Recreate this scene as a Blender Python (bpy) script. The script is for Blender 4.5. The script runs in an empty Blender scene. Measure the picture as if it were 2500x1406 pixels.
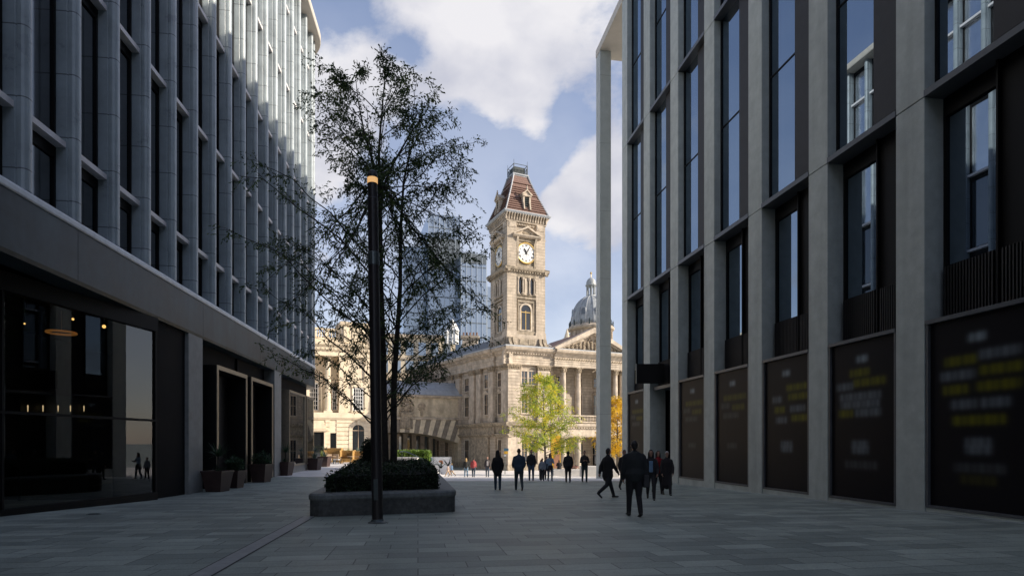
import bpy, bmesh, math, random
from mathutils import Vector, Matrix
R = math.radians
rnd = random.Random(7)
SC = bpy.context.scene
COL = SC.collection
YH, FPX, CX = 1082.0, 1450.0, 1250.0      # horizon row, focal length in photo pixels, centre column
# world z = 0 is the camera height; the ground lies below it

# ---------------------------------------------------------------- ground height
def sstep(a, b, x):
    t = max(0.0, min(1.0, (x - a) / (b - a)))
    return t * t * (3 - 2 * t)
def lerp(a, b, t): return a + (b - a) * t
def ground(x, y):
    yy = max(-20.0, y)
    if y < 34: dr = 1.45 + .0208 * yy
    elif y < 51: dr = lerp(2.157, 2.9, (y - 34) / 17)
    elif y < 80: dr = lerp(2.9, 3.86, (y - 51) / 29)
    else: dr = 3.86
    if y < 22: dl = dr
    elif y < 60: dl = 1.908
    else: dl = lerp(1.908, 3.86, sstep(60, 75, y))
    k = sstep(38, 46, y); w = sstep(lerp(-10.0, -8.4, k), lerp(-4.0, -6.9, k), x)
    return -lerp(dl, dr, w)

# ---------------------------------------------------------------- object helpers
def tag(o, label=None, cat=None, group=None, kind=None):
    if label: o['label'] = label
    if cat: o['category'] = cat
    if group: o['group'] = group
    if kind: o['kind'] = kind
    return o
def empty(name, loc=(0, 0, 0), rz=0.0, **k):
    o = bpy.data.objects.new(name, None)
    COL.objects.link(o)
    o.location = loc
    o.rotation_euler = (0, 0, rz)
    o.empty_display_size = .3
    return tag(o, **k)
def copy_tree(o, parent=None):
    c = o.copy(); COL.objects.link(c)
    if parent is not None: c.parent = parent
    for ch in o.children: copy_tree(ch, c)
    return c

class Frame:
    """facade frame: s along the wall, n out of the wall, z up"""
    def __init__(f, o, d, n): f.o, f.d, f.n = o, d, n
    def __call__(f, s, n, z):
        return Vector((f.o[0] + f.d[0] * s + f.n[0] * n, f.o[1] + f.d[1] * s + f.n[1] * n, z))
def identity(x, y, z): return Vector((x, y, z))

class MB:
    def __init__(m, F=identity): m.F, m.v, m.f, m.mi, m.m = F, [], [], [], 0
    def add(m, pts, faces):
        b = len(m.v)
        m.v += [m.F(*p) for p in pts]
        m.f += [[b + i for i in f] for f in faces]
        m.mi += [m.m] * len(faces)
    def raw(m, pts, faces):
        b = len(m.v); m.v += [Vector(p) for p in pts]
        m.f += [[b + i for i in f] for f in faces]; m.mi += [m.m] * len(faces)
    def box(m, a0, a1, b0, b1, c0, c1, seg=1):
        pts, faces = [], []
        for k in range(seg + 1):
            a = a0 + (a1 - a0) * k / seg
            pts += [(a, b0, c0), (a, b1, c0), (a, b1, c1), (a, b0, c1)]
        for k in range(seg):
            q = 4 * k
            for i in range(4):
                j = (i + 1) % 4
                faces.append([q + i, q + j, q + 4 + j, q + 4 + i])
        faces.append([3, 2, 1, 0]); q = 4 * seg
        faces.append([q, q + 1, q + 2, q + 3])
        m.add(pts, faces)
    def vprism(m, prof, z0, z1):            # profile (s,n) extruded in z
        n = len(prof)
        m.add([(a, b, z0) for a, b in prof] + [(a, b, z1) for a, b in prof],
              [list(range(n))[::-1], list(range(n, 2 * n))] + [[i, (i + 1) % n, n + (i + 1) % n, n + i] for i in range(n)])
    def sprism(m, prof, s0, s1, seg=1):     # profile (n,z) extruded along s
        n = len(prof); pts = []; faces = []
        for k in range(seg + 1):
            s = s0 + (s1 - s0) * k / seg
            pts += [(s, a, b) for a, b in prof]
        for k in range(seg):
            for i in range(n):
                j = (i + 1) % n
                faces.append([k * n + i, k * n + j, (k + 1) * n + j, (k + 1) * n + i])
        faces += [list(range(n))[::-1], list(range(seg * n, seg * n + n))]
        m.add(pts, faces)
    def nprism(m, prof, n0, n1):            # profile (s,z) extruded along n
        n = len(prof)
        m.add([(a, n0, b) for a, b in prof] + [(a, n1, b) for a, b in prof],
              [list(range(n))[::-1], list(range(n, 2 * n))] + [[i, (i + 1) % n, n + (i + 1) % n, n + i] for i in range(n)])
    def lathe(m, cs, cn, prof, seg=16, a0=0.0, a1=2 * math.pi):
        full = abs(a1 - a0 - 2 * math.pi) < 1e-6
        cnt = seg if full else seg + 1
        pts = []
        for r, z in prof:
            for k in range(cnt):
                a = a0 + (a1 - a0) * k / seg
                pts.append((cs + r * math.cos(a), cn + r * math.sin(a), z))
        faces = []
        for i in range(len(prof) - 1):
            for k in range(seg):
                k2 = (k + 1) % cnt
                faces.append([i * cnt + k, i * cnt + k2, (i + 1) * cnt + k2, (i + 1) * cnt + k])
        if full:
            faces.append(list(range(cnt))[::-1]); q = (len(prof) - 1) * cnt
            faces.append([q + k for k in range(cnt)])
        m.add(pts, faces)
    def tube(m, path, rad, seg=8, cap=True):
        P = [Vector(p) for p in path]
        if not isinstance(rad, (list, tuple)): rad = [rad] * len(P)
        pts = []; faces = []
        up = Vector((0, 0, 1))
        for i, p in enumerate(P):
            t = (P[min(i + 1, len(P) - 1)] - P[max(i - 1, 0)]).normalized()
            if i == 0: up = Vector((1, 0, 0)) if abs(t.z) > .9 else Vector((0, 0, 1))
            x = t.cross(up).normalized(); y = x.cross(t).normalized(); up = y
            for k in range(seg):
                a = 2 * math.pi * k / seg
                pts.append(p + (x * math.cos(a) + y * math.sin(a)) * rad[i])
        for i in range(len(P) - 1):
            for k in range(seg):
                k2 = (k + 1) % seg
                faces.append([i * seg + k, i * seg + k2, (i + 1) * seg + k2, (i + 1) * seg + k])
        if cap:
            faces.append(list(range(seg))[::-1]); q = (len(P) - 1) * seg
            faces.append([q + k for k in range(seg)])
        m.add([tuple(p) for p in pts], faces)
    def ell(m, c, r, seg=10, rings=6):
        if not isinstance(r, (list, tuple)): r = (r, r, r)
        pts = [(c[0], c[1], c[2] - r[2])]
        for i in range(1, rings):
            a = math.pi * i / rings
            for k in range(seg):
                b = 2 * math.pi * k / seg
                pts.append((c[0] + r[0] * math.sin(a) * math.cos(b), c[1] + r[1] * math.sin(a) * math.sin(b), c[2] - r[2] * math.cos(a)))
        pts.append((c[0], c[1], c[2] + r[2])); L = len(pts) - 1
        faces = [[0, 1 + (k + 1) % seg, 1 + k] for k in range(seg)]
        for i in range(rings - 2):
            for k in range(seg):
                a, b = 1 + i * seg + k, 1 + i * seg + (k + 1) % seg
                faces.append([a, b, b + seg, a + seg])
        q = 1 + (rings - 2) * seg
        faces += [[q + k, q + (k + 1) % seg, L] for k in range(seg)]
        m.add(pts, faces)
    def build(m, name, mats, parent=None, smooth=False, recalc=True, local=False, bevel=0.0, **k):
        me = bpy.data.meshes.new(name)
        off = Vector((0, 0, 0))
        if parent is not None and not local:
            q = parent
            while q is not None: off = off + Vector(q.location); q = q.parent
        me.from_pydata([v - off for v in m.v], [], m.f)
        if not isinstance(mats, (list, tuple)): mats = [mats]
        for x in mats: me.materials.append(x)
        if len(mats) > 1: me.polygons.foreach_set('material_index', m.mi)
        if recalc or bevel:
            bm = bmesh.new(); bm.from_mesh(me)
            if recalc: bmesh.ops.recalc_face_normals(bm, faces=bm.faces)
            if bevel:
                es = [e for e in bm.edges if len(e.link_faces) == 2 and e.calc_face_angle(0) > .6]
                bmesh.ops.bevel(bm, geom=es, offset=bevel, segments=1, affect='EDGES', clamp_overlap=True)
            bm.to_mesh(me); bm.free()
        if smooth:
            me.polygons.foreach_set('use_smooth', [True] * len(me.polygons))
        me.update()
        o = bpy.data.objects.new(name, me); COL.objects.link(o)
        if parent is not None: o.parent = parent
        return tag(o, **k)

def arch(s0, s1, z0, zs, n=8):              # arched opening outline in (s,z); zs = springing
    c, r = (s0 + s1) / 2, (s1 - s0) / 2
    return [(s0, z0), (s1, z0)] + [(c + r * math.cos(math.pi * k / n), zs + r * math.sin(math.pi * k / n)) for k in range(n + 1)]

# ---------------------------------------------------------------- materials
def nodes(name):
    m = bpy.data.materials.new(name); m.use_nodes = True
    nt = m.node_tree
    return m, nt, nt.nodes, nt.links, nt.nodes['Principled BSDF']
def math_node(N, L, op, a, b=None, c=None):
    n = N.new('ShaderNodeMath'); n.operation = op
    for i, x in enumerate((a, b, c)):
        if x is None: continue
        if isinstance(x, (int, float)): n.inputs[i].default_value = x
        else: L.new(x, n.inputs[i])
    return n.outputs[0]
def mixc(N, L, fac, a, b, mode='MIX'):
    n = N.new('ShaderNodeMix'); n.data_type = 'RGBA'; n.blend_type = mode
    for i, x in ((0, fac), (6, a), (7, b)):
        if isinstance(x, (int, float)): n.inputs[i].default_value = x
        elif isinstance(x, (tuple, list)): n.inputs[i].default_value = (*x[:3], 1)
        else: L.new(x, n.inputs[i])
    return n.outputs[2]
def mat(name, c, rough=.7, var=.15, scale=1.5, bump=.0, bscale=30, joints=None, spec=.5, metal=0.0, stain=0.0, c2=None, vjoint=None, jdark=.45):
    """stone / metal / paint with mottling, optional horizontal joints (pitch, offset, width) and streaked stains"""
    m, nt, N, L, P = nodes(name)
    tc = N.new('ShaderNodeTexCoord').outputs['Object']
    no = N.new('ShaderNodeTexNoise'); no.inputs['Scale'].default_value = scale; no.inputs['Detail'].default_value = 8
    no.inputs['Roughness'].default_value = .65
    L.new(tc, no.inputs['Vector'])
    f = math_node(N, L, 'MULTIPLY_ADD', no.outputs['Fac'], 2 * var * 1.6, 1 - var * 1.6)
    dark = c2 if c2 else tuple(x * (1 - 2.2 * var) for x in c)
    mr = N.new('ShaderNodeMapRange'); mr.inputs[1].default_value = .3; mr.inputs[2].default_value = .7
    L.new(no.outputs['Fac'], mr.inputs[0])
    lite = tuple(min(1, x * (1 + .5 * var)) for x in c)
    col = mixc(N, L, mr.outputs[0], dark, lite)
    sep = N.new('ShaderNodeSeparateXYZ'); L.new(tc, sep.inputs[0])
    if stain:
        mp = N.new('ShaderNodeMapping'); mp.inputs['Scale'].default_value = (1.6, 1.6, .14)
        L.new(tc, mp.inputs[0])
        n2 = N.new('ShaderNodeTexNoise'); n2.inputs['Scale'].default_value = 1.2; n2.inputs['Detail'].default_value = 6
        L.new(mp.outputs[0], n2.inputs['Vector'])
        m2 = N.new('ShaderNodeMapRange'); m2.inputs[1].default_value = .48; m2.inputs[2].default_value = .72
        L.new(n2.outputs['Fac'], m2.inputs[0])
        sf = math_node(N, L, 'MULTIPLY', m2.outputs[0], stain)
        col = mixc(N, L, sf, col, tuple(x * .38 for x in c))
    if joints:
        pitch, o, w = joints
        fr = math_node(N, L, 'FRACT', math_node(N, L, 'MULTIPLY_ADD', sep.outputs[2], 1 / pitch, o))
        jm = math_node(N, L, 'LESS_THAN', fr, w / pitch)
        if vjoint:                             # staggered upright joints, measured along x + y
            row = math_node(N, L, 'FLOOR', math_node(N, L, 'MULTIPLY_ADD', sep.outputs[2], 1 / pitch, o))
            along = math_node(N, L, 'ADD', sep.outputs[0], sep.outputs[1])
            q = math_node(N, L, 'ADD', math_node(N, L, 'MULTIPLY', along, 1 / vjoint), math_node(N, L, 'MULTIPLY', row, .5))
            fv = math_node(N, L, 'LESS_THAN', math_node(N, L, 'FRACT', q), .6 * w / vjoint)
            jm = math_node(N, L, 'MAXIMUM', jm, fv)
            # block to block tone
            wn = N.new('ShaderNodeTexWhiteNoise'); wn.noise_dimensions = '2D'
            cb = N.new('ShaderNodeCombineXYZ'); L.new(math_node(N, L, 'FLOOR', q), cb.inputs[0]); L.new(row, cb.inputs[1])
            L.new(cb.outputs[0], wn.inputs['Vector'])
            col = mixc(N, L, math_node(N, L, 'MULTIPLY', wn.outputs['Value'], .34), col, tuple(x * .55 for x in c))
        col = mixc(N, L, jm, col, tuple(x * jdark for x in c))
    L.new(col, P.inputs['Base Color'])
    rr = math_node(N, L, 'MULTIPLY_ADD', no.outputs['Fac'], .2, rough - .1)
    L.new(rr, P.inputs['Roughness'])
    P.inputs['Metallic'].default_value = metal
    P.inputs['Specular IOR Level'].default_value = spec
    if bump:
        nb = N.new('ShaderNodeTexNoise'); nb.inputs['Scale'].default_value = bscale; nb.inputs['Detail'].default_value = 4
        L.new(tc, nb.inputs['Vector'])
        h = nb.outputs['Fac']
        if joints: h = math_node(N, L, 'SUBTRACT', h, math_node(N, L, 'MULTIPLY', jm, 2.0))
        bp = N.new('ShaderNodeBump'); bp.inputs['Strength'].default_value = bump; bp.inputs['Distance'].default_value = .02
        L.new(h, bp.inputs['Height']); L.new(bp.outputs[0], P.inputs['Normal'])
    return m
def glass(name, tint=(.02, .025, .03), refl=.35, ior=1.6, rough=.02, wob=.0, gcol=(.9, .93, .96)):
    """opaque dark glazing with a coated mirror layer"""
    m, nt, N, L, P = nodes(name)
    P.inputs['Base Color'].default_value = (*tint, 1); P.inputs['Roughness'].default_value = .3
    P.inputs['Specular IOR Level'].default_value = 0
    g = N.new('ShaderNodeBsdfGlossy'); g.inputs['Color'].default_value = (*gcol, 1); g.inputs['Roughness'].default_value = rough
    fr = N.new('ShaderNodeFresnel'); fr.inputs['IOR'].default_value = ior
    fac = math_node(N, L, 'ADD', math_node(N, L, 'MULTIPLY', fr.outputs[0], 1 - refl), refl)
    mx = N.new('ShaderNodeMixShader'); L.new(fac, mx.inputs[0]); L.new(P.outputs[0], mx.inputs[1]); L.new(g.outputs[0], mx.inputs[2])
    if wob:
        tc = N.new('ShaderNodeTexCoord').outputs['Object']
        nb = N.new('ShaderNodeTexNoise'); nb.inputs['Scale'].default_value = .8; nb.inputs['Detail'].default_value = 1
        L.new(tc, nb.inputs['Vector'])
        bp = N.new('ShaderNodeBump'); bp.inputs['Strength'].default_value = wob; bp.inputs['Distance'].default_value = .05
        L.new(nb.outputs['Fac'], bp.inputs['Height']); L.new(bp.outputs[0], g.inputs['Normal'])
    L.new(mx.outputs[0], N['Material Output'].inputs[0])
    return m
def see_glass(name, refl=.05, tint=.72):
    m, nt, N, L, P = nodes(name)
    t = N.new('ShaderNodeBsdfTransparent'); t.inputs[0].default_value = (tint, tint, tint * .95, 1)
    g = N.new('ShaderNodeBsdfGlossy'); g.inputs['Roughness'].default_value = .01
    fr = N.new('ShaderNodeFresnel'); fr.inputs['IOR'].default_value = 1.5
    ge = N.new('ShaderNodeNewGeometry')
    front = math_node(N, L, 'SUBTRACT', 1.0, ge.outputs['Backfacing'])
    mx = N.new('ShaderNodeMixShader'); L.new(math_node(N, L, 'MULTIPLY', math_node(N, L, 'ADD', fr.outputs[0], refl), front), mx.inputs[0])
    L.new(t.outputs[0], mx.inputs[1]); L.new(g.outputs[0], mx.inputs[2])
    L.new(mx.outputs[0], N['Material Output'].inputs[0])
    return m
def leafmat(name, cols, scale=1.2, trans=.35, rough=.55):
    """cols: colour stops over a clump noise; each leaf also varies through the colour attribute 'tone'"""
    m, nt, N, L, P = nodes(name)
    tc = N.new('ShaderNodeTexCoord').outputs['Object']
    no = N.new('ShaderNodeTexNoise'); no.inputs['Scale'].default_value = scale; no.inputs['Detail'].default_value = 3
    L.new(tc, no.inputs['Vector'])
    at = N.new('ShaderNodeAttribute'); at.attribute_name = 'tone'
    f = math_node(N, L, 'ADD', math_node(N, L, 'MULTIPLY', no.outputs['Fac'], 1.3), math_node(N, L, 'MULTIPLY_ADD', at.outputs['Fac'], .5, -.4))
    rp = N.new('ShaderNodeValToRGB'); L.new(f, rp.inputs[0])
    e = rp.color_ramp.elements
    while len(e) < len(cols): e.new(.5)
    for i, (p, c) in enumerate(cols): e[i].position = p; e[i].color = (*c, 1)
    L.new(rp.outputs[0], P.inputs['Base Color']); P.inputs['Roughness'].default_value = rough
    tr = N.new('ShaderNodeBsdfTranslucent'); L.new(rp.outputs[0], tr.inputs[0])
    mx = N.new('ShaderNodeMixShader'); mx.inputs[0].default_value = trans
    L.new(P.outputs[0], mx.inputs[1]); L.new(tr.outputs[0], mx.inputs[2])
    L.new(mx.outputs[0], N['Material Output'].inputs[0])
    return m
def emit(name, c, s):
    m, nt, N, L, P = nodes(name)
    P.inputs['Base Color'].default_value = (*c, 1)
    P.inputs['Emission Color'].default_value = (*c, 1); P.inputs['Emission Strength'].default_value = s
    return m

M = dict(
    fin=mat('pale_ceramic', (.37, .42, .44), .30, .14, 1.2, .12, 60, joints=(1.64, .022, .03), jdark=.3, stain=.18),
    ledge=mat('ledge_stone', (.76, .72, .71), .45, .08, 3),
    band=mat('polished_granite', (.055, .08, .095), .36, .4, .5, .05, 80, stain=.5, spec=.2),
    bandtop=mat('pale_coping', (.72, .75, .78), .35, .1, 3),
    pier=mat('granite_pier', (.25, .255, .25), .6, .12, 3, .2, 90),
    blackm=mat('black_metal', (.008, .0075, .008), .55, .1, 3, spec=.15),
    soffit=mat('dark_soffit', (.007, .0065, .0075), .75, .1, 2, spec=.1),
    brass=mat('bronze_frame', (.33, .28, .21), .38, .12, 6, metal=.6),
    doorwood=mat('dark_door', (.02, .016, .015), .45, .2, 5),
    conc=mat('pale_precast', (.44, .475, .455), .62, .10, 2.2, .5, 60, stain=.34),
    concline=mat('precast_joint', (.43, .46, .445), .62, .07, 1.6, .3, 120, joints=(4.925, .163, .02), stain=.12),
    canopy=mat('canopy_stone', (.5, .46, .4), .6, .06, 1.5),
    ledger=mat('dark_bronze_ledge', (.085, .09, .1), .42, .12, 3),
    louvre=mat('louvre_metal', (.008, .0065, .0075), .6, .1, 4),
    glassL=glass('office_glazing', (.006, .007, .009), .10, 1.5, .03),
    glassLs=glass('upper_office_glazing', (.006, .007, .009), .16, 1.5, .10),
    glassR=glass('blue_office_glazing', (.008, .011, .014), .28, 1.55, .0, .0, (.66, .82, 1.0)),
    glassSun=glass('sunlit_office_glazing', (.006, .007, .009), .80, 1.5, .20, .9),  # mirror strengthened on these panes to throw extra sunlight onto the facing columns
    shop=see_glass('shop_glass'),
    stone=mat('sandstone_ashlar', (.57, .475, .365), .8, .22, .9, .25, 14, joints=(.44, 0, .045), stain=.5, vjoint=1.1, jdark=.42),
    stonep=mat('sandstone_plain', (.59, .495, .385), .8, .22, 1.1, .3, 10, stain=.55),
    carve=mat('weathered_carving', (.46, .37, .26), .85, .35, 2.6, .7, 8, stain=.6),
    weath=mat('weathered_sandstone', (.41, .34, .25), .85, .3, 2.2, .4, 9, stain=.6),
    cream=mat('cream_portland', (.72, .61, .45), .75, .1, .8, .2, 12, joints=(.62, .3, .05), stain=.2, jdark=.5),
    creamp=mat('cream_plain', (.72, .61, .45), .75, .1, .9, .2, 12, stain=.22),
    darkwin=glass('dark_window', (.012, .013, .014), .08, 1.5, .05),
    palewin=glass('pale_window', (.10, .12, .13), .12, 1.5, .05),  # paler tint, used for the glass roof and the arcade openings
    white=mat('white_paint', (.78, .77, .74), .5, .05, 3),
    gold=mat('gilded_metal', (.62, .42, .14), .35, .1, 4, metal=.5),
    tile=mat('red_roof_tile', (.20, .13, .105), .7, .35, 6, .5, 20, c2=(.14, .07, .05)),
    slate=mat('roof_slate', (.10, .11, .115), .5, .25, 3, .3, 12, joints=(.3, 0, .04)),
    lead=mat('lead_sheet', (.36, .38, .40), .5, .12, 1.5),
    ironw=mat('dark_ironwork', (.03, .045, .045), .5, .2, 3),
    copper=mat('dome_lead', (.42, .44, .44), .5, .2, 1.2, stain=.5),
    lamp=mat('lamp_post_metal', (.022, .016, .016), .42, .1, 3),
    pot=mat('brown_pot', (.055, .03, .026), .5, .15, 3, .1, 20),
    soil=mat('soil', (.03, .022, .016), .95, .3, 10, .5, 20),
    bark=mat('tree_bark', (.045, .036, .028), .9, .3, 8, .8, 25),
    bark2=mat('grey_bark', (.12, .10, .08), .9, .3, 8, .8, 25),
    planter=mat('planter_granite', (.105, .105, .10), .62, .3, 9, .35, 60, stain=.3),
    plcope=mat('planter_coping', (.19, .20, .195), .6, .2, 9, .2, 60),
    wood=mat('oak_slats', (.50, .30, .10), .6, .25, 5, .2, 30),
    wicker=mat('pale_wicker', (.55, .40, .27), .8, .2, 25, .5, 80),
    seatw=mat('white_cushion', (.8, .78, .75), .7, .04, 5),
    wallw=mat('pale_wall_stone', (.62, .60, .57), .7, .08, 2),
    steel=mat('steel_rail', (.13, .15, .15), .35, .1, 5, metal=.7),
    yellow=mat('yellow_board', (.75, .42, .03), .5, .08, 2),
    blue=mat('blue_board', (.06, .16, .27), .5, .08, 2),
    board=mat('white_board', (.66, .68, .72), .45, .08, 3),
    skin=mat('skin', (.38, .21, .15), .55, .08, 8),
    skind=mat('skin_dark', (.12, .065, .045), .55, .08, 8),
    hairb=mat('dark_hair', (.014, .011, .010), .6, .2, 30),
    hairl=mat('blond_hair', (.42, .27, .11), .6, .2, 30),
    hairr=mat('red_brown_hair', (.16, .06, .03), .6, .2, 30),
    hairw=mat('white_hair', (.5, .5, .5), .6, .1, 30),
    tower=glass('tower_glazing', (.16, .19, .235), .24, 1.5, .06, .0, (.78, .86, .96)),
    mull=mat('pale_mullion', (.36, .41, .47), .4, .05, 2),
    towerd=mat('dark_plant_screen', (.10, .12, .14), .5, .2, .3),
    bulb=emit('warm_bulb', (1, .58, .18), 1.5),
    ring=emit('lamp_ring', (1, .56, .22), .38),
)
_cl = {}
def cloth(c, rough=.85):
    k = tuple(c)
    if k not in _cl: _cl[k] = mat('cloth_%d' % len(_cl), c, rough, .12, 9, .25, 60)
    return _cl[k]

def attr_tone(o, vals):
    a = o.data.color_attributes.new('tone', 'FLOAT_COLOR', 'POINT')
    flat = []
    for v in vals: flat += [v, v, v, 1]
    a.data.foreach_set('color', flat)

def text_mesh(s, size, bold=False):
    cu = bpy.data.curves.new('t', 'FONT'); cu.body = s; cu.size = size; cu.align_x = 'CENTER'; cu.align_y = 'CENTER'
    cu.resolution_u = 2
    o = bpy.data.objects.new('t', cu); COL.objects.link(o)
    bpy.context.view_layer.update()
    me = bpy.data.meshes.new_from_object(o.evaluated_get(bpy.context.evaluated_depsgraph_get()))
    v = [tuple(x.co) for x in me.vertices]; f = [list(p.vertices) for p in me.polygons]
    bpy.data.objects.remove(o); bpy.data.meshes.remove(me); bpy.data.curves.remove(cu)
    return v, f
# ================================================================= camera, light, sky
cam = bpy.data.cameras.new('camera'); cam.sensor_width = 36; cam.lens = 36 * FPX / 2500
cam.shift_y = (YH - 703) / 2500; cam.clip_end = 6000; cam.clip_start = .1
co = bpy.data.objects.new('camera', cam); COL.objects.link(co); co.rotation_euler = (R(90), 0, 0)
SC.camera = co
SUN_EL = 25.8
sv = Vector((1.0, -.15, 0)).normalized()
sdir = Vector((sv.x * math.cos(R(SUN_EL)), sv.y * math.cos(R(SUN_EL)), math.sin(R(SUN_EL))))
sl = bpy.data.lights.new('sun', 'SUN'); sl.energy = 3.9; sl.angle = R(.5); sl.color = (1, .90, .76)
so = bpy.data.objects.new('sun', sl); COL.objects.link(so)
so.rotation_euler = (-sdir).to_track_quat('-Z', 'Y').to_euler()
SC.view_settings.view_transform = 'Standard'; SC.view_settings.look = 'None'
SC.view_settings.exposure = .85; SC.view_settings.gamma = 1

W = bpy.data.worlds.new('World'); SC.world = W; W.use_nodes = True
N, L = W.node_tree.nodes, W.node_tree.links
bg = N['Background']
sky = N.new('ShaderNodeTexSky'); sky.sky_type = 'NISHITA'; sky.sun_disc = False
sky.sun_elevation = R(SUN_EL); sky.sun_rotation = math.atan2(sv.x, sv.y)
sky.air_density = 1.0; sky.dust_density = .6; sky.ozone_density = 1.5
tc = N.new('ShaderNodeTexCoord').outputs['Generated']
nrm = N.new('ShaderNodeVectorMath'); nrm.operation = 'NORMALIZE'; L.new(tc, nrm.inputs[0])
D = nrm.outputs[0]
def dirv(u, v): return Vector(((u - CX) / FPX, 1, (YH - v) / FPX)).normalized()
wn = N.new('ShaderNodeTexNoise'); wn.inputs['Scale'].default_value = 4.2; wn.inputs['Detail'].default_value = 9; wn.inputs['Roughness'].default_value = .62
wn.inputs['Distortion'].default_value = .25
mp = N.new('ShaderNodeMapping'); mp.inputs['Scale'].default_value = (1, 1, 1.5); mp.inputs['Location'].default_value = (3.1, 1.7, .4)
L.new(D, mp.inputs[0]); L.new(mp.outputs[0], wn.inputs['Vector'])
dens = math_node(N, L, 'MULTIPLY_ADD', wn.outputs['Fac'], 5.0, -2.72)
wq = N.new('ShaderNodeTexNoise'); wq.inputs['Scale'].default_value = 6; wq.inputs['Detail'].default_value = 7; L.new(D, wq.inputs['Vector'])
ws = N.new('ShaderNodeVectorMath'); ws.operation = 'MULTIPLY_ADD'; L.new(wq.outputs['Color'], ws.inputs[0]); ws.inputs[1].default_value = (.16, .16, .16); ws.inputs[2].default_value = (-.08, -.08, -.08)
wa = N.new('ShaderNodeVectorMath'); wa.operation = 'ADD'; L.new(D, wa.inputs[0]); L.new(ws.outputs[0], wa.inputs[1])
wb = N.new('ShaderNodeVectorMath'); wb.operation = 'NORMALIZE'; L.new(wa.outputs[0], wb.inputs[0])
DW = wb.outputs[0]
# cloud banks and gaps, each fixed to its own compass direction and height
BL = [  # u, v, radius px, weight
    (1150, 60, 250, .95), (1330, 70, 230, .95), (1250, 230, 170, .6), (1420, 480, 100, 1.1), (1500, 520, 120, .8),
    (830, 340, 130, 1.3), (860, 130, 120, 1.2), (960, 230, 90, .8), (1250, 300, 70, .4), (1180, 270, 90, .4), (960, 40, 90, .2), (790, 380, 90, .35), (1060, 250, 80, .3),
    (1010, 95, 62, -1.1), (800, 20, 80, -.7), (1130, 360, 110, -.8), (1250, 400, 95, -.9), (1420, 210, 60, -.8), (890, 50, 60, -.4), (1400, 330, 75, -1.1), (1330, 430, 60, -.7), (1450, 300, 55, -.45), (1160, 480, 120, -.9), (1260, 480, 60, -.7), (1300, 720, 140, -.25), (1050, 560, 170, -.35)]
for u, v, r, w in BL:
    dv = dirv(u, v)
    k = math.cos(math.atan(r / FPX / (1 + ((u - CX) / FPX) ** 2 + ((YH - v) / FPX) ** 2) ** .5))
    dt = N.new('ShaderNodeVectorMath'); dt.operation = 'DOT_PRODUCT'; L.new(DW, dt.inputs[0]); dt.inputs[1].default_value = dv
    # gaussian exp((dot-1)/(1-k))
    e = math_node(N, L, 'POWER', 2.71828, math_node(N, L, 'MULTIPLY_ADD', dt.outputs['Value'], 1 / (1 - k), -1 / (1 - k)))
    dens = math_node(N, L, 'MULTIPLY_ADD', e, w, dens)
sm = N.new('ShaderNodeMapRange'); sm.interpolation_type = 'SMOOTHSTEP'; sm.inputs[1].default_value = -.45; sm.inputs[2].default_value = .85
L.new(dens, sm.inputs[0])
# thicker cloud is a little greyer, broken up by a second noise
w2 = N.new('ShaderNodeTexNoise'); w2.inputs['Scale'].default_value = 7; w2.inputs['Detail'].default_value = 7; L.new(mp.outputs[0], w2.inputs['Vector'])
shade = N.new('ShaderNodeMapRange'); shade.inputs[1].default_value = .35; shade.inputs[2].default_value = .65; L.new(w2.outputs['Fac'], shade.inputs[0])
ccol = mixc(N, L, shade.outputs[0], (2.55, 2.62, 3.05), (3.85, 3.80, 3.95))
skys = mixc(N, L, 1.0, sky.outputs[0], (1.0, .90, .92), 'MULTIPLY')
sz = N.new('ShaderNodeSeparateXYZ'); L.new(D, sz.inputs[0])
base = N.new('ShaderNodeMapRange'); base.inputs[1].default_value = .30; base.inputs[2].default_value = .62; base.inputs[3].default_value = .50; base.inputs[4].default_value = .10; L.new(sz.outputs[2], base.inputs[0])
out = mixc(N, L, math_node(N, L, 'MAXIMUM', sm.outputs[0], base.outputs[0]), skys, ccol)
L.new(out, bg.inputs[0]); bg.inputs[1].default_value = .125

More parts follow.
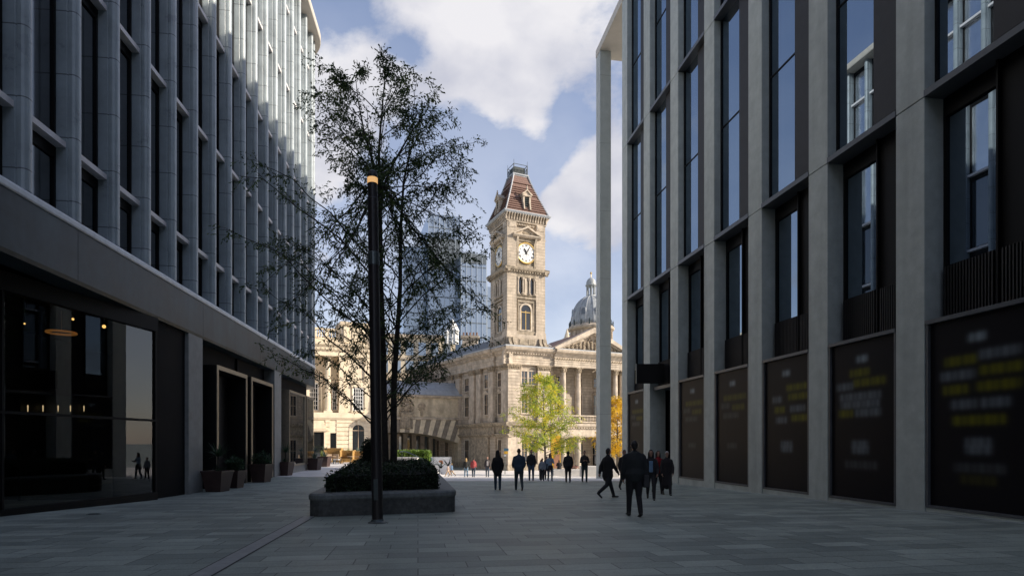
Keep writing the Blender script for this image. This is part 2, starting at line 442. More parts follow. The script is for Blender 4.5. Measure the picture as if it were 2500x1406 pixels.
# ================================================================= ground
def paving_mat():
    m, nt, N, L, P = nodes('granite_paving')
    tc = N.new('ShaderNodeTexCoord').outputs['Object']
    mp = N.new('ShaderNodeMapping'); mp.vector_type = 'POINT'; mp.inputs['Rotation'].default_value = (0, 0, R(-9.0))
    L.new(tc, mp.inputs[0])
    def brick(w, h, c1, c2, mort, off=.5):
        b = N.new('ShaderNodeTexBrick'); b.offset = off; b.offset_frequency = 2; b.squash = 1.5; b.squash_frequency = 3
        b.inputs['Scale'].default_value = 1; b.inputs['Brick Width'].default_value = w; b.inputs['Row Height'].default_value = h
        b.inputs['Mortar Size'].default_value = mort; b.inputs['Mortar Smooth'].default_value = .2; b.inputs['Bias'].default_value = -.1
        b.inputs['Color1'].default_value = (*c1, 1); b.inputs['Color2'].default_value = (*c2, 1); b.inputs['Mortar'].default_value = (.10, .105, .10, 1)
        L.new(mp.outputs[0], b.inputs['Vector']); return b
    b1 = brick(.86, .43, (.245, .28, .248), (.42, .465, .405), .008)
    col = b1.outputs['Color']
    no = N.new('ShaderNodeTexNoise'); no.inputs['Scale'].default_value = .55; no.inputs['Detail'].default_value = 8; no.inputs['Roughness'].default_value = .7
    L.new(tc, no.inputs['Vector'])
    mr = N.new('ShaderNodeMapRange'); mr.inputs[1].default_value = .35; mr.inputs[2].default_value = .65; mr.inputs[3].default_value = .72; mr.inputs[4].default_value = 1.08
    L.new(no.outputs['Fac'], mr.inputs[0])
    col = mixc(N, L, 1.0, col, mr.outputs[0], 'MULTIPLY')
    n3 = N.new('ShaderNodeTexNoise'); n3.inputs['Scale'].default_value = 45; n3.inputs['Detail'].default_value = 3; L.new(tc, n3.inputs['Vector'])
    m3 = N.new('ShaderNodeMapRange'); m3.inputs[1].default_value = .3; m3.inputs[2].default_value = .7; m3.inputs[3].default_value = .8; m3.inputs[4].default_value = 1.15
    L.new(n3.outputs['Fac'], m3.inputs[0]); col = mixc(N, L, 1.0, col, m3.outputs[0], 'MULTIPLY')
    vo = N.new('ShaderNodeTexVoronoi'); vo.inputs['Scale'].default_value = 1.6; vo.inputs['Randomness'].default_value = 1; L.new(tc, vo.inputs['Vector'])
    gm = math_node(N, L, 'LESS_THAN', vo.outputs['Distance'], .045)
    col = mixc(N, L, math_node(N, L, 'MULTIPLY', gm, .55), col, (.10, .10, .10))
    n5 = N.new('ShaderNodeTexNoise'); n5.inputs['Scale'].default_value = .16; n5.inputs['Detail'].default_value = 5; L.new(tc, n5.inputs['Vector'])
    m5 = N.new('ShaderNodeMapRange'); m5.inputs[1].default_value = .5; m5.inputs[2].default_value = .72; m5.inputs[3].default_value = 0; m5.inputs[4].default_value = .4; L.new(n5.outputs['Fac'], m5.inputs[0])
    col = mixc(N, L, m5.outputs[0], col, (.20, .21, .19))
    L.new(col, P.inputs['Base Color'])
    L.new(math_node(N, L, 'MULTIPLY_ADD', no.outputs['Fac'], .3, .42), P.inputs['Roughness'])
    bp = N.new('ShaderNodeBump'); bp.inputs['Strength'].default_value = .35; bp.inputs['Distance'].default_value = .012
    h = math_node(N, L, 'SUBTRACT', math_node(N, L, 'MULTIPLY', n3.outputs['Fac'], .4), b1.outputs['Fac'])
    L.new(h, bp.inputs['Height']); L.new(bp.outputs[0], P.inputs['Normal'])
    return m
def axis(lo, hi, fine0, fine1, step):
    a = []; x = fine0
    while x <= fine1 + 1e-6: a.append(x); x += step
    g, x = step * 1.6, fine1
    while x < hi: x += g; g *= 1.6; a.append(min(x, hi))
    g, x = step * 1.6, fine0
    while x > lo: x -= g; g *= 1.6; a.insert(0, max(x, lo))
    return a
xs = axis(-2500, 2500, -30, 40, 1.0); ys = axis(-600, 3500, -12, 96, 1.0)
g = MB()
g.raw([(x, y, ground(x, y)) for y in ys for x in xs],
      [[j * len(xs) + i, j * len(xs) + i + 1, (j + 1) * len(xs) + i + 1, (j + 1) * len(xs) + i] for j in range(len(ys) - 1) for i in range(len(xs) - 1)])
go = g.build('pavement', paving_mat(), smooth=True, recalc=False, kind='structure')
# paler granite setts of the open square, a sheet on the pavement
g = MB(); xa = [-40 + k for k in range(101)]; ya = [33.7 + .9 * k for k in range(58)]
g.raw([(x, y, ground(x, y) + .012) for y in ya for x in xa], [[j * 101 + i, j * 101 + i + 1, (j + 1) * 101 + i + 1, (j + 1) * 101 + i] for j in range(57) for i in range(100)])
g.build('square_paving', mat('pale_setts', (.78, .74, .70), .6, .10, .5, .15, 20, stain=.15), smooth=True, recalc=False, kind='structure')
# drainage strip running up the street: a pale channel stone between two slots, laid as sheets on the paving
def strip(name, x0, w, y0, y1, lift, m, k=-.155):
    g = MB(); n = 40; pts = []
    for i in range(n + 1):
        y = y0 + (y1 - y0) * i / n
        x = x0 + k * (y - 7.3)
        pts += [(x, y, ground(x, y) + lift), (x + w, y, ground(x + w, y) + lift)]
    g.raw(pts, [[2 * i, 2 * i + 1, 2 * i + 3, 2 * i + 2] for i in range(n)])
    return g.build(name, m, kind='structure', recalc=False)
strip('drain_slot', -3.93, .30, 1, 14.2, .004, mat('slot_shadow', (.07, .07, .068), .8))
strip('drain_stone', -3.905, .25, 1, 14.2, .008, mat('channel_stone', (.36, .36, .35), .55, .15, 6))
strip('kerb_line', 8.0 + 3.74, .12, 6, 37, .006, mat('kerb_strip', (.42, .44, .45), .5, .1, 4), k=-.159)

# small round drain cover set in the paving, left foreground
x_, y_ = (228 - CX) / FPX * 14.8, 14.8
e = empty('drain_cover', (x_, y_, ground(x_, y_)), label='small round iron cover set in the paving at the left foreground', cat='drain cover')
g = MB(); g.lathe(x_, y_, [(.11, ground(x_, y_) + .002), (.11, ground(x_, y_) + .012), (.0, ground(x_, y_) + .012)], 16); g.build('lid', M['ironw'], e)
g = MB(); g.lathe(x_, y_, [(.15, ground(x_, y_) + .001), (.15, ground(x_, y_) + .009), (.112, ground(x_, y_) + .009), (.112, ground(x_, y_) + .001)], 16); g.build('rim', M['steel'], e)
# ================================================================= left office building
TA = (-.1162, .9932); TN = (.9932, .1162)
S0, RC = 44.3, 3.0
_C = (-9.51 + TA[0] * S0 - RC * TN[0], TA[1] * S0 - RC * TN[1])
_th0 = math.atan2(TN[1], TN[0])
SE = S0 + RC * math.pi / 2
def PL(s, n, z):
    if s <= S0: return Vector((-9.51 + TA[0] * s + TN[0] * n, TA[1] * s + TN[1] * n, z))
    if s <= SE:
        a = _th0 + (s - S0) / RC
        return Vector((_C[0] + math.cos(a) * (RC + n), _C[1] + math.sin(a) * (RC + n), z))
    a = _th0 + math.pi / 2; t = s - SE
    return Vector((_C[0] + math.cos(a) * (RC + n) - math.sin(a) * t, _C[1] + math.sin(a) * (RC + n) + math.cos(a) * t, z))
def sy(y): return y / .9932
LB = empty('office_building', tuple(PL(25, -8, -1.9)), label='grey office block with close pale vertical fins on the left of the street', cat='office building')
def longbox(m, s0, s1, n0, n1, z0, z1):
    m.box(s0, min(s1, S0), n0, n1, z0, z1)
    if s1 > S0:
        m.box(S0, min(s1, SE), n0, n1, z0, z1, 12)
    if s1 > SE: m.box(SE, s1, n0, n1, z0, z1)
def longprof(m, prof, s0, s1):
    m.sprism(prof, s0, min(s1, S0)); 
    if s1 > S0: m.sprism(prof, S0, min(s1, SE), 12)
    if s1 > SE: m.sprism(prof, SE, s1)
# inner mass behind the glazing
w = MB(PL); w.box(-60, -8.01, -9.5, -.3, -5, 30.0); longbox(w, -8, SE + 14, -9.5, -.705, 4.15, 30.0)  # first block: unseen street run behind the camera, added to hold back skylight
w.build('wall', M['soffit'], LB)
w = MB(PL); longbox(w, -8, SE + 14, -9.4, -6.0, -4, 4.15); w.box(-8, 4, -5.99, -.75, -4, 4.15)
w.build('shop_back_wall', mat('shop_dark', (.035, .03, .028), .8), LB)
# fascia band and coping
w = MB(PL)
longprof(w, [(-1.9, 4.15), (-.03, 4.15), (0, 4.25), (0, 5.56), (-1.9, 5.56)], -6, SE + 13)
w.build('fascia_band', M['band'], LB)
for yj in (8.0, 15.5, 23.6, 31.0, 38.4):
    w = MB(PL); w.box(sy(yj) - .008, sy(yj) + .008, -.02, .002, 4.26, 5.55); w.build('panel_joint', M['blackm'], LB)
w = MB(PL)
longprof(w, [(-.85, 5.565), (.03, 5.565), (.05, 5.60), (.05, 5.70), (.0, 5.77), (-.85, 5.80)], -6, SE + 13)
w.build('coping', M['bandtop'], LB)
w = MB(PL)
longprof(w, [(-1.0, 30.05), (.38, 30.05), (.42, 30.12), (.42, 30.5), (-1.0, 30.6)], -6, SE + 13)
longbox(w, -8, SE + 14, -9.6, -1.01, 30.05, 30.62)
w.build('roof', M['canopy'], LB)
# fins
FP = [(-.15, -.66), (-.15, -.24), (-.125, -.22), (-.125, -.20), (-.15, -.18), (-.15, -.10), (-.125, -.045), (-.08, -.01), (-.03, 0),
      (.03, 0), (.08, -.01), (.125, -.045), (.15, -.10), (.15, -.18), (.125, -.20), (.125, -.22), (.15, -.24), (.15, -.66)]
fs = [13.80 + 1.883 * k for k in range(-4, 17)] + [S0 + .6 + 1.25 * k for k in range(0, 4)] + [SE + .9 + 1.883 * k for k in range(6)]
for s in fs:
    fr = Frame(tuple(PL(s, 0, 0))[:2], tuple((PL(s + .01, 0, 0) - PL(s - .01, 0, 0)).normalized())[:2], tuple((PL(s, 1, 0) - PL(s, 0, 0)))[:2])
    w = MB(fr); w.vprism(FP, 5.80, 30.05)
    w.build('fin', M['fin'], LB)
LZ = [7.65, 12.56, 17.47, 22.4, 27.3]
for i in range(len(fs) - 1):
    a, b = fs[i] + .151, fs[i + 1] - .151
    seg = 3 if fs[i + 1] > S0 else 1
    if fs[i] < 9 or fs[i] > SE: 
        w = MB(PL); w.box(a, b, -.70, -.54, 5.81, 30.04, seg)
        for z in LZ: w.box(a, b, -.535, -.26, z, z + .15, seg)
        w.build('glazing_bay', M['glassL'], LB); continue
    for z in LZ[:4]:
        w = MB(PL); w.box(a, b, -.70, -.25, z, z + .15, seg); w.build('ledge', M['ledge'], LB)
    spans = [(5.81, 7.65), (7.8, 12.56), (12.71, 17.47), (17.62, 22.4), (22.55, 30.04)]
    for z0, z1 in spans:
        w = MB(PL)
        w.box(a, a + .09, -.68, -.49, z0, z1); w.box(b - .09, b, -.68, -.49, z0, z1)
        w.box(a + .09, b - .09, -.68, -.49, z0, z0 + .12, seg); w.box(a + .09, b - .09, -.68, -.49, z1 - .3, z1, seg)
        o = w.build('window', M['blackm'], LB)
        w = MB(PL); w.box(a + .09, b - .09, -.675, -.54, z0 + .12, z1 - .3, seg)
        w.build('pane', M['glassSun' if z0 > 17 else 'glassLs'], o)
    if i % 1 == 0:
        w = MB(PL); w.box(a, b, -.485, -.25, LZ[4], LZ[4] + .15, seg); w.build('top_ledge', M['ledge'], LB)
# street level: two granite piers, shop window, portals, window boxes
for y0, y1 in ((22.3, 23.6), (33.7, 35.1)):
    w = MB(PL); w.box(sy(y0), sy(y1), -1.3, -.02, -4, 4.15); w.build('pier', M['pier'], LB)
w = MB(PL); w.box(sy(19.72), sy(22.3), -1.35, -.16, -4, 4.15); w.build('dark_wall_panel', M['soffit'], LB)
# shop window: its glass runs slightly across the line of the facade
PG = Frame((-13.54, 0), (.0903, .9959), (.9959, -.0903))
w = MB(PG)
a, b = 3.5, 19.72
w.box(a, b, -.2, .06, 3.68, 4.14)
w.box(a, b, -.18, .05, -2.2, -1.60)
w.box(a, b, -.10, .03, .72, .79)
for s in (a, a + 3.6, a + 7.2, a + 10.8, b - .07): w.box(s, s + .06, -.11, .02, -1.599, 3.679)
sw = w.build('shop_window', M['blackm'], LB)
w = MB(PG); w.box(a, b, -.06, -.04, -1.62, 3.70); w.build('pane', M['shop'], sw)
w = MB(PL); longbox(w, 4, SE, -6, -.76, -2.0 + .12, -1.86); w.build('shop_floor', M['soffit'], LB)
M['shade'] = emit('dim_wall_light', (1, .75, .45), .55)
def seen(u, v, n):          # point at depth n behind the facade line that the street sees at (u, v)
    y = (9.51 - n / .9932 * .9932 + 0.0) / ((CX - u) / FPX - .117); return Vector((-(CX - u) / FPX * y, y, (YH - v) / FPX * y))
for u, v, n, r in ((178, 779, -1.3, .035), (251, 775, -1.2, .035), (254, 797, -1.2, .055), (60, 790, -1.4, .022), (300, 846, -1.15, .02)):
    p = seen(u, v, n); w = MB(); w.tube([(p.x, p.y, 4.12), tuple(p)], .010, 5)
    q = MB(); q.ell(tuple(p), r, 8, 6)
    e = empty('pendant_lamp', tuple(p), label='small warm pendant bulb inside the dark shop window', cat='lamp', group='pendant bulbs inside the shop')
    w.build('cord', M['blackm'], e); q.build('bulb', M['bulb'], e)
e = empty('display_rack', tuple(seen(130, 1000, -4.3)), label='dark upright display rack carrying the row of wall lights in the shop', cat='rack')
a_, b_ = seen(50, 1010, -4.1), seen(215, 1010, -4.1)
q = MB(); q.raw([(p.x - dx, p.y, z) for z in (-1.85, 1.7) for dx in (0, .08) for p in (a_, b_)], [[0, 1, 3, 2], [4, 5, 7, 6], [0, 1, 5, 4], [2, 3, 7, 6], [0, 2, 6, 4], [1, 3, 7, 5]]); q.build('panel', mat('green_panel', (.03, .045, .042), .6), e)
for u in (68, 105, 142, 172, 205):
    p = seen(u, 1000, -4.0)
    e = empty('wall_light', tuple(p), label='small warm wall light at the back of the dark shop', cat='wall light', group='row of wall lights inside the shop')
    q = MB(); q.tube([(p.x - .06, p.y, p.z - .1), (p.x, p.y, p.z - .1), (p.x, p.y, p.z - .04)], .012, 5); q.build('bracket', M['brass'], e)
    q = MB(); q.lathe(p.x, p.y, [(.012, p.z - .06), (.02, p.z + .12), (.008, p.z + .16)], 8); q.build('shade', M['shade'], e)
# round sculpted ceiling feature glowing faintly
e = empty('ring_light', tuple(seen(150, 812, -2.3)), label='dim orange ring light hanging in the upper part of the left shop', cat='lamp')
q = MB(); c_ = seen(150, 812, -2.3); q.tube([(c_.x + .38 * math.cos(a * .3142), c_.y + .38 * math.sin(a * .3142), c_.z) for a in range(21)], .035, 6, cap=False); q.build('glowing_ring', emit('dim_orange', (1, .42, .10), .10), e)
q = MB(); q.tube([(c_.x, c_.y, c_.z + .02), (c_.x, c_.y, 4.1)], .012, 5); q.tube([(c_.x - .38, c_.y, c_.z), (c_.x + .38, c_.y, c_.z)], .01, 4); q.build('rod', M['brass'], e)
# shop counter & shelves inside
e = empty('shop_counter', tuple(PL(13, -4, -1.86)), label='dark counter with pale boxes inside the left shop', cat='counter')
w = MB(PL); w.box(9, 17, -4.4, -3.7, -1.86, -.8); w.build('cabinet', M['doorwood'], e)
w = MB(PL)
for k in range(9): w.box(9.3 + k * .85, 9.3 + k * .85 + .25, -4.1, -3.9, -.8, -.8 + .12 + .1 * (k % 3))
w.build('goods', M['wallw'], e)
e = empty('wall_shelf', tuple(PL(13, -5.9, 1)), label='dark wall shelf with rows of small goods at the back of the left shop', cat='shelf')
w = MB(PL)
for z in (.2, .9, 1.6): w.box(8, 18, -5.98, -5.6, z, z + .05)
w.build('board', M['doorwood'], e)
w = MB(PL); rr = random.Random(3)
for z in (.25, .95, 1.65):
    s = 8.1
    while s < 17.8: h = rr.uniform(.12, .4); w.box(s, s + .14, -5.9, -5.75, z, z + h); s += rr.uniform(.2, .6)
w.build('goods', M['carve'], e)
# upper strip above portals
w = MB(PL); w.box(sy(23.6), sy(33.7), -1.0, -.6, 3.3, 4.15); w.box(sy(35.1), S0, -1.0, -.6, 3.35, 4.15); w.box(S0, SE + 8, -1.0, -.6, 3.35, 4.15, 14)
w.box(sy(29.05), sy(29.3), -.6, -.5, 3.32, 4.14)
w.build('upper_panel', M['soffit'], LB)
def portal(y0, y1, z1, glassy):
    w = MB(PL); a, b = sy(y0), sy(y1); zb = -1.98
    w.box(a, a + .16, -1.1, -.01, zb, z1); w.box(b - .16, b, -1.1, -.01, zb, z1); w.box(a + .16, b - .16, -1.1, -.01, z1 - .16, z1)
    o = w.build('doorway', M['blackm'], LB)
    w = MB(PL)
    w.box(a - .01, a + .17, -.009, .03, zb, z1 + .01); w.box(b - .17, b + .01, -.009, .03, zb, z1 + .01); w.box(a + .17, b - .17, -.009, .03, z1 - .17, z1 + .01)
    w.build('bronze_frame', M['brass'], o)
    m_ = (a + b) / 2
    for c, d in ((a + .17, m_ - .02), (m_ + .02, b - .17)):
        w = MB(PL); w.box(c, d, -.9, -.84, zb, z1 - .17)
        w.build('door_leaf', M['doorwood'], o)
    for c in (m_ - .2, m_ + .2):
        w = MB(PL); w.tube([(c, -.78, -1.1), (c, -.78, 1.1)], .022, 6)
        for z in (-.9, .9): w.tube([(c, -.84, z), (c, -.78, z)], .014, 5)
        w.build('handle', M['brass'], o)
portal(25.0, 28.85, 3.3, 0); portal(29.5, 33.25, 3.3, 0)
w = MB(PL)
w.box(sy(23.6), sy(25.0), -1.05, -.9, -2, 3.3); w.box(sy(28.85), sy(29.5), -1.05, -.55, -2, 3.3); w.box(sy(33.25), sy(33.7), -1.05, -.7, -2, 3.3)
w.box(sy(35.1), sy(35.9), -1.05, -.9, -2, 3.35)
w.build('side_panel', M['blackm'], LB)
def wbox(s0, s1, seg=1):
    z0, z1 = -1.45, 3.34; w = MB(PL)
    w.box(s0, s0 + .12, -1.0, .0, z0, z1); w.box(s1 - .12, s1, -1.0, .0, z0, z1)
    w.box(s0 + .12, s1 - .12, -1.0, .0, z1 - .12, z1, seg); w.box(s0 + .12, s1 - .12, -1.0, .0, z0, z0 + .12, seg)
    o = w.build('window_box', M['brass'], LB)
    w = MB(PL); w.box(s0 + .12, s1 - .12, -.12, -.08, z0 + .12, z1 - .12, seg); w.build('pane', M['glassbox'], o)
M['glassbox'] = glass('shop_mirror_glass', (.012, .013, .014), .22, 1.5, .0)
wbox(sy(36.9), sy(41.3)); wbox(sy(41.7), S0 + 1.9, 8); wbox(S0 + 2.2, SE + .4, 8); wbox(SE + .7, SE + 5)
w = MB(PL)
w.box(sy(35.1), S0, -.95, -.12, -4, -1.46); w.box(S0, SE, -.95, -.12, -4, -1.46, 10); w.box(SE, SE + 12, -.95, -.12, -4, -1.46)
w.build('plinth', M['pier'], LB)
w = MB(PL); w.box(SE + 5.3, SE + 13, -1.0, -.5, -4, 4.15); w.build('end_pier', M['pier'], LB)

# ---- potted plants outside
def blades(m, cx, cy, z0, n, L0, spread, rg, w0=.03, droop=.5):
    tones = []
    for k in range(n):
        a = rg.uniform(0, 2 * math.pi); el = rg.uniform(.25, 1.0); ln = L0 * rg.uniform(.6, 1.0)
        dx, dy = math.cos(a), math.sin(a); sx, sy_ = -dy * w0, dx * w0
        pts = []
        for i in range(4):
            t = i / 3.0
            hr = ln * spread * t * (1.2 - el * .7); hz = ln * (el * t * 1.0 - droop * t * t * (1 - el))
            ww = (1 - t * .85)
            pts += [(cx + dx * hr + sx * ww, cy + dy * hr + sy_ * ww, z0 + hz), (cx + dx * hr - sx * ww, cy + dy * hr - sy_ * ww, z0 + hz)]
        m.raw(pts, [[0, 1, 3, 2], [2, 3, 5, 4], [4, 5, 7, 6]]); tones += [rg.random()] * 8
    return tones
M['dleaf'] = leafmat('dark_green_leaf', [(.2, (.012, .03, .014)), (.55, (.03, .07, .03)), (.9, (.07, .13, .06))], 3)
M['gleaf'] = leafmat('grey_green_leaf', [(.2, (.05, .09, .07)), (.55, (.12, .18, .14)), (.9, (.25, .33, .25))], 3)
M['yleaf'] = leafmat('yellow_green_leaf', [(.2, (.10, .14, .02)), (.55, (.25, .30, .05)), (.9, (.45, .45, .10))], 2)
def pot_plant(x, y, w, h, kind, label, rz=-.1, seed=1):
    rg = random.Random(seed)
    e = empty('potted_plant', (x, y, ground(x, y)), rz, label=label, cat='potted plant', group='square pots along the left building')
    m = MB(); a, b = w * .36, w * .5; t = .04
    def ring(r, z): return [(-r, -r, z), (r, -r, z), (r, r, z), (-r, r, z)]
    m.raw(ring(a, 0) + ring(b, h - .07) + ring(b + .02, h - .07) + ring(b + .02, h) + ring(b - t, h) + ring(b - t, h - .1),
          [[3, 2, 1, 0]] + [[4 * k + i, 4 * k + (i + 1) % 4, 4 * k + 4 + (i + 1) % 4, 4 * k + 4 + i] for k in range(5) for i in range(4)])
    m.build('pot', M['pot'], e, local=True)
    m = MB(); m.box(-b + t, b - t, -b + t, b - t, h - .2, h - .06); m.build('soil', M['soil'], e, local=True)
    m = MB(); tn = []
    if kind == 'spiky':
        tn += blades(m, 0, 0, h - .05, 90, .75, .8, rg, .022)
        mm = MB(); mm.tube([(0, 0, h - .08), (.02, .03, h + .35), (.05, .02, h + .6)], [.035, .03, .02], 6); mm.build('stem', M['bark'], e, local=True)
        tn += blades(m, .05, .02, h + .5, 70, .5, 1.1, rg, .018)
    elif kind == 'palm':
        mm = MB(); mm.tube([(0, 0, h - .08), (.03, 0, h + .3), (0, .03, h + .6)], [.05, .045, .035], 7); mm.build('stem', M['bark'], e, local=True)
        tn += blades(m, 0, .03, h + .55, 60, .75, 1.2, rg, .025); tn += blades(m, 0, 0, h - .05, 60, .35, 1.2, rg, .02)
    else:
        for k in range(520):
            a_ = rg.uniform(0, 6.28); r_ = rg.uniform(0, 1) ** .5 * w * .55; z_ = h + rg.uniform(-.02, .62) * (1.1 - r_ / w)
            tn += blades(m, r_ * math.cos(a_), r_ * math.sin(a_), z_, 1, .2, 1.3, rg, .028)
        mm = MB(); mm.tube([(0, 0, h - .08), (0, .02, h + .4)], [.03, .015], 6); mm.build('stem', M['bark'], e, local=True)
    o = m.build('foliage', M['gleaf' if kind == 'spiky' else 'dleaf'], e, recalc=False, local=True); attr_tone(o, tn)
    return e
pot_plant(-11.75, 23.7, .85, .83, 'palm', 'nearest brown square pot with a palm by the left doorway', seed=1)
pot_plant(-11.95, 25.6, .68, .75, 'bushy', 'second brown square pot with a leafy shrub before the first door', seed=2)
pot_plant(-12.4, 29.4, .85, .9, 'bushy', 'brown square pot with a tall dark shrub before the second door', seed=3)
pot_plant(-13.45, 35.2, .82, .82, 'palm', 'brown square pot with a thin palm at the granite pier', seed=4)
pot_plant(-14.1, 42.4, .88, .85, 'spiky', 'brown pot with a grey green spiky plant at the building corner', seed=5)
pot_plant(-15.3, 48.5, .85, .85, 'spiky', 'farthest square pot standing in the sun past the building corner', seed=6)
# ================================================================= right office building
RD = (-.1570, .9876); RN = (-.9876, -.1570)
PR = Frame((13.26, 0), RD, RN)
def ry(y): return y / .9876
RB = empty('office_building', tuple(PR(20, -8, -2)), label='pale stone framed office block with tall dark windows on the right of the street', cat='office building')
pitch = 3.72
cols = [ry(38.05) - pitch * k for k in range(0, 12)]           # centres, far to near
HW = .47
ROOF = 28.55
for i, s in enumerate(cols):
    w = MB(PR); w.box(s - HW, s + HW, -.95, 0, -4, 9.05); w.box(s - HW, s + HW, -.95, 0, 9.07, 18.9); w.box(s - HW, s + HW, -.95, 0, 18.92, ROOF)
    w.build('column', M['conc'], RB, bevel=.012)
w = MB(PR)
s_end = cols[0] + HW
w.box(-60, cols[-1] - HW, -14, 0, -5, ROOF)  # unseen street run behind the camera, lengthened to darken the near paving
w.box(cols[-1] - HW, s_end - .02, -16, -2.2, -4, ROOF)  # unseen depth chosen for where the building's shadow ends in the square
w.box(s_end - .5, s_end, -16, -.96, -4, ROOF)
w.build('wall', M['conc'], RB)
w = MB(PR); w.box(cols[-1] - HW, s_end - .5, -2.2, -1.2, -4, ROOF); w.build('inner_wall', M['soffit'], RB)
w = MB(PR)
CE = ry(44.1)
w.box(-60, s_end, -16, .03, ROOF, ROOF + .75)
w.box(s_end, CE + .02, -18, .03, ROOF, ROOF + .55)  # unseen depth stretched so the canopy keeps a sun patch off the pillar
w.build('roof_canopy', M['canopy'], RB)
w = MB(PR); w.box(CE - .95, CE, -.83, 0, -4, ROOF); w.build('corner_pillar', M['concline'], RB, bevel=.012)
w = MB(PR); w.box(CE - .95, CE, -9.8, -9.0, -4, ROOF); w.build('rear_pillar', M['concline'], RB)
ZL = [9.05, 18.9]
def poster(s0, s1, z0, z1, seed):
    """dark vinyl with soft printed patches, colours stored on a fine grid"""
    nx, nz = 46, 110; W_, H_ = s1 - s0, z1 - z0
    Yw, Wh, Dm = (.135, .13, .010), (.13, .15, .17), (.06, .065, .07)
    A = [(.17, .50, .775, Yw), (.52, .90, .79, Wh), (.12, .47, .70, Wh), (.53, .93, .71, Yw), (.16, .40, .625, Yw), (.50, .90, .63, Yw), (.25, .48, .545, Wh), (.55, .80, .545, Wh), (.24, .78, .46, Yw),
         (.40, .62, .345, Wh), (.40, .62, .31, Wh), (.26, .78, .215, Dm), (.34, .68, .155, (.05, .047, .015))]
    B = [(.32, .60, .80, Yw), (.36, .86, .735, Yw), (.10, .34, .72, Wh), (.12, .80, .65, Wh), (.14, .78, .60, Wh), (.14, .34, .545, Yw), (.40, .78, .545, Wh), (.36, .58, .345, Wh), (.36, .58, .31, Wh), (.22, .74, .215, Dm)]
    Cc = [(.50, .95, .77, Yw), (.20, .38, .69, Wh), (.55, .97, .70, Yw), (.25, .45, .61, Yw), (.60, .90, .61, Wh), (.28, .50, .53, Wh), (.62, .95, .54, Yw), (.40, .62, .345, Wh), (.40, .62, .31, Wh)]
    Dd = [(.20, .92, .76, (.09, .087, .012)), (.15, .40, .69, Dm), (.50, .85, .67, (.09, .087, .012)), (.20, .70, .60, Dm), (.35, .62, .33, Dm)]
    lay = {8: A, 7: A, 6: A, 5: B, 4: Cc, 3: Dd, 2: Dd}.get(seed - 20, Dd)
    blobs = [(.5, .885, .06, .014, (.20, .24, .27), 1)]
    for a_, b_, zc, bc in lay: blobs.append((1 - (a_ + b_) / 2, zc, (b_ - a_) / 2, .020, bc, .85))
    pts, cols_, faces = [], [], []
    for j in range(nz + 1):
        for i in range(nx + 1):
            x, z = i / nx, j / nz
            c = [.011, .010, .012]
            for bx, bz, hw, hh, bc, st in blobs:
                dx = max(0, abs(x - bx) - hw * .85) / .04; dz = max(0, abs(z - bz) - hh * .5) / .017
                f = math.exp(-(dx * dx + dz * dz)) * st
                f *= .75 + .25 * math.sin(x * 61 + bz * 40) * math.sin(x * 23 + 3 * bz)
                for q in range(3): c[q] = c[q] * (1 - f) + bc[q] * f
            pts.append((s0 + x * W_, -.10, z0 + z * H_)); cols_ += [c[0], c[1], c[2], 1]
    for j in range(nz):
        for i in range(nx):
            a_ = j * (nx + 1) + i; faces.append([a_, a_ + 1, a_ + nx + 2, a_ + nx + 1])
    return pts, faces, cols_
def poster_mat():
    m, nt, N, L, P = nodes('printed_vinyl')
    a_ = N.new('ShaderNodeAttribute'); a_.attribute_name = 'print'; L.new(a_.outputs['Color'], P.inputs['Base Color'])
    P.inputs['Roughness'].default_value = .40; P.inputs['Specular IOR Level'].default_value = .07
    return m
PM = poster_mat()
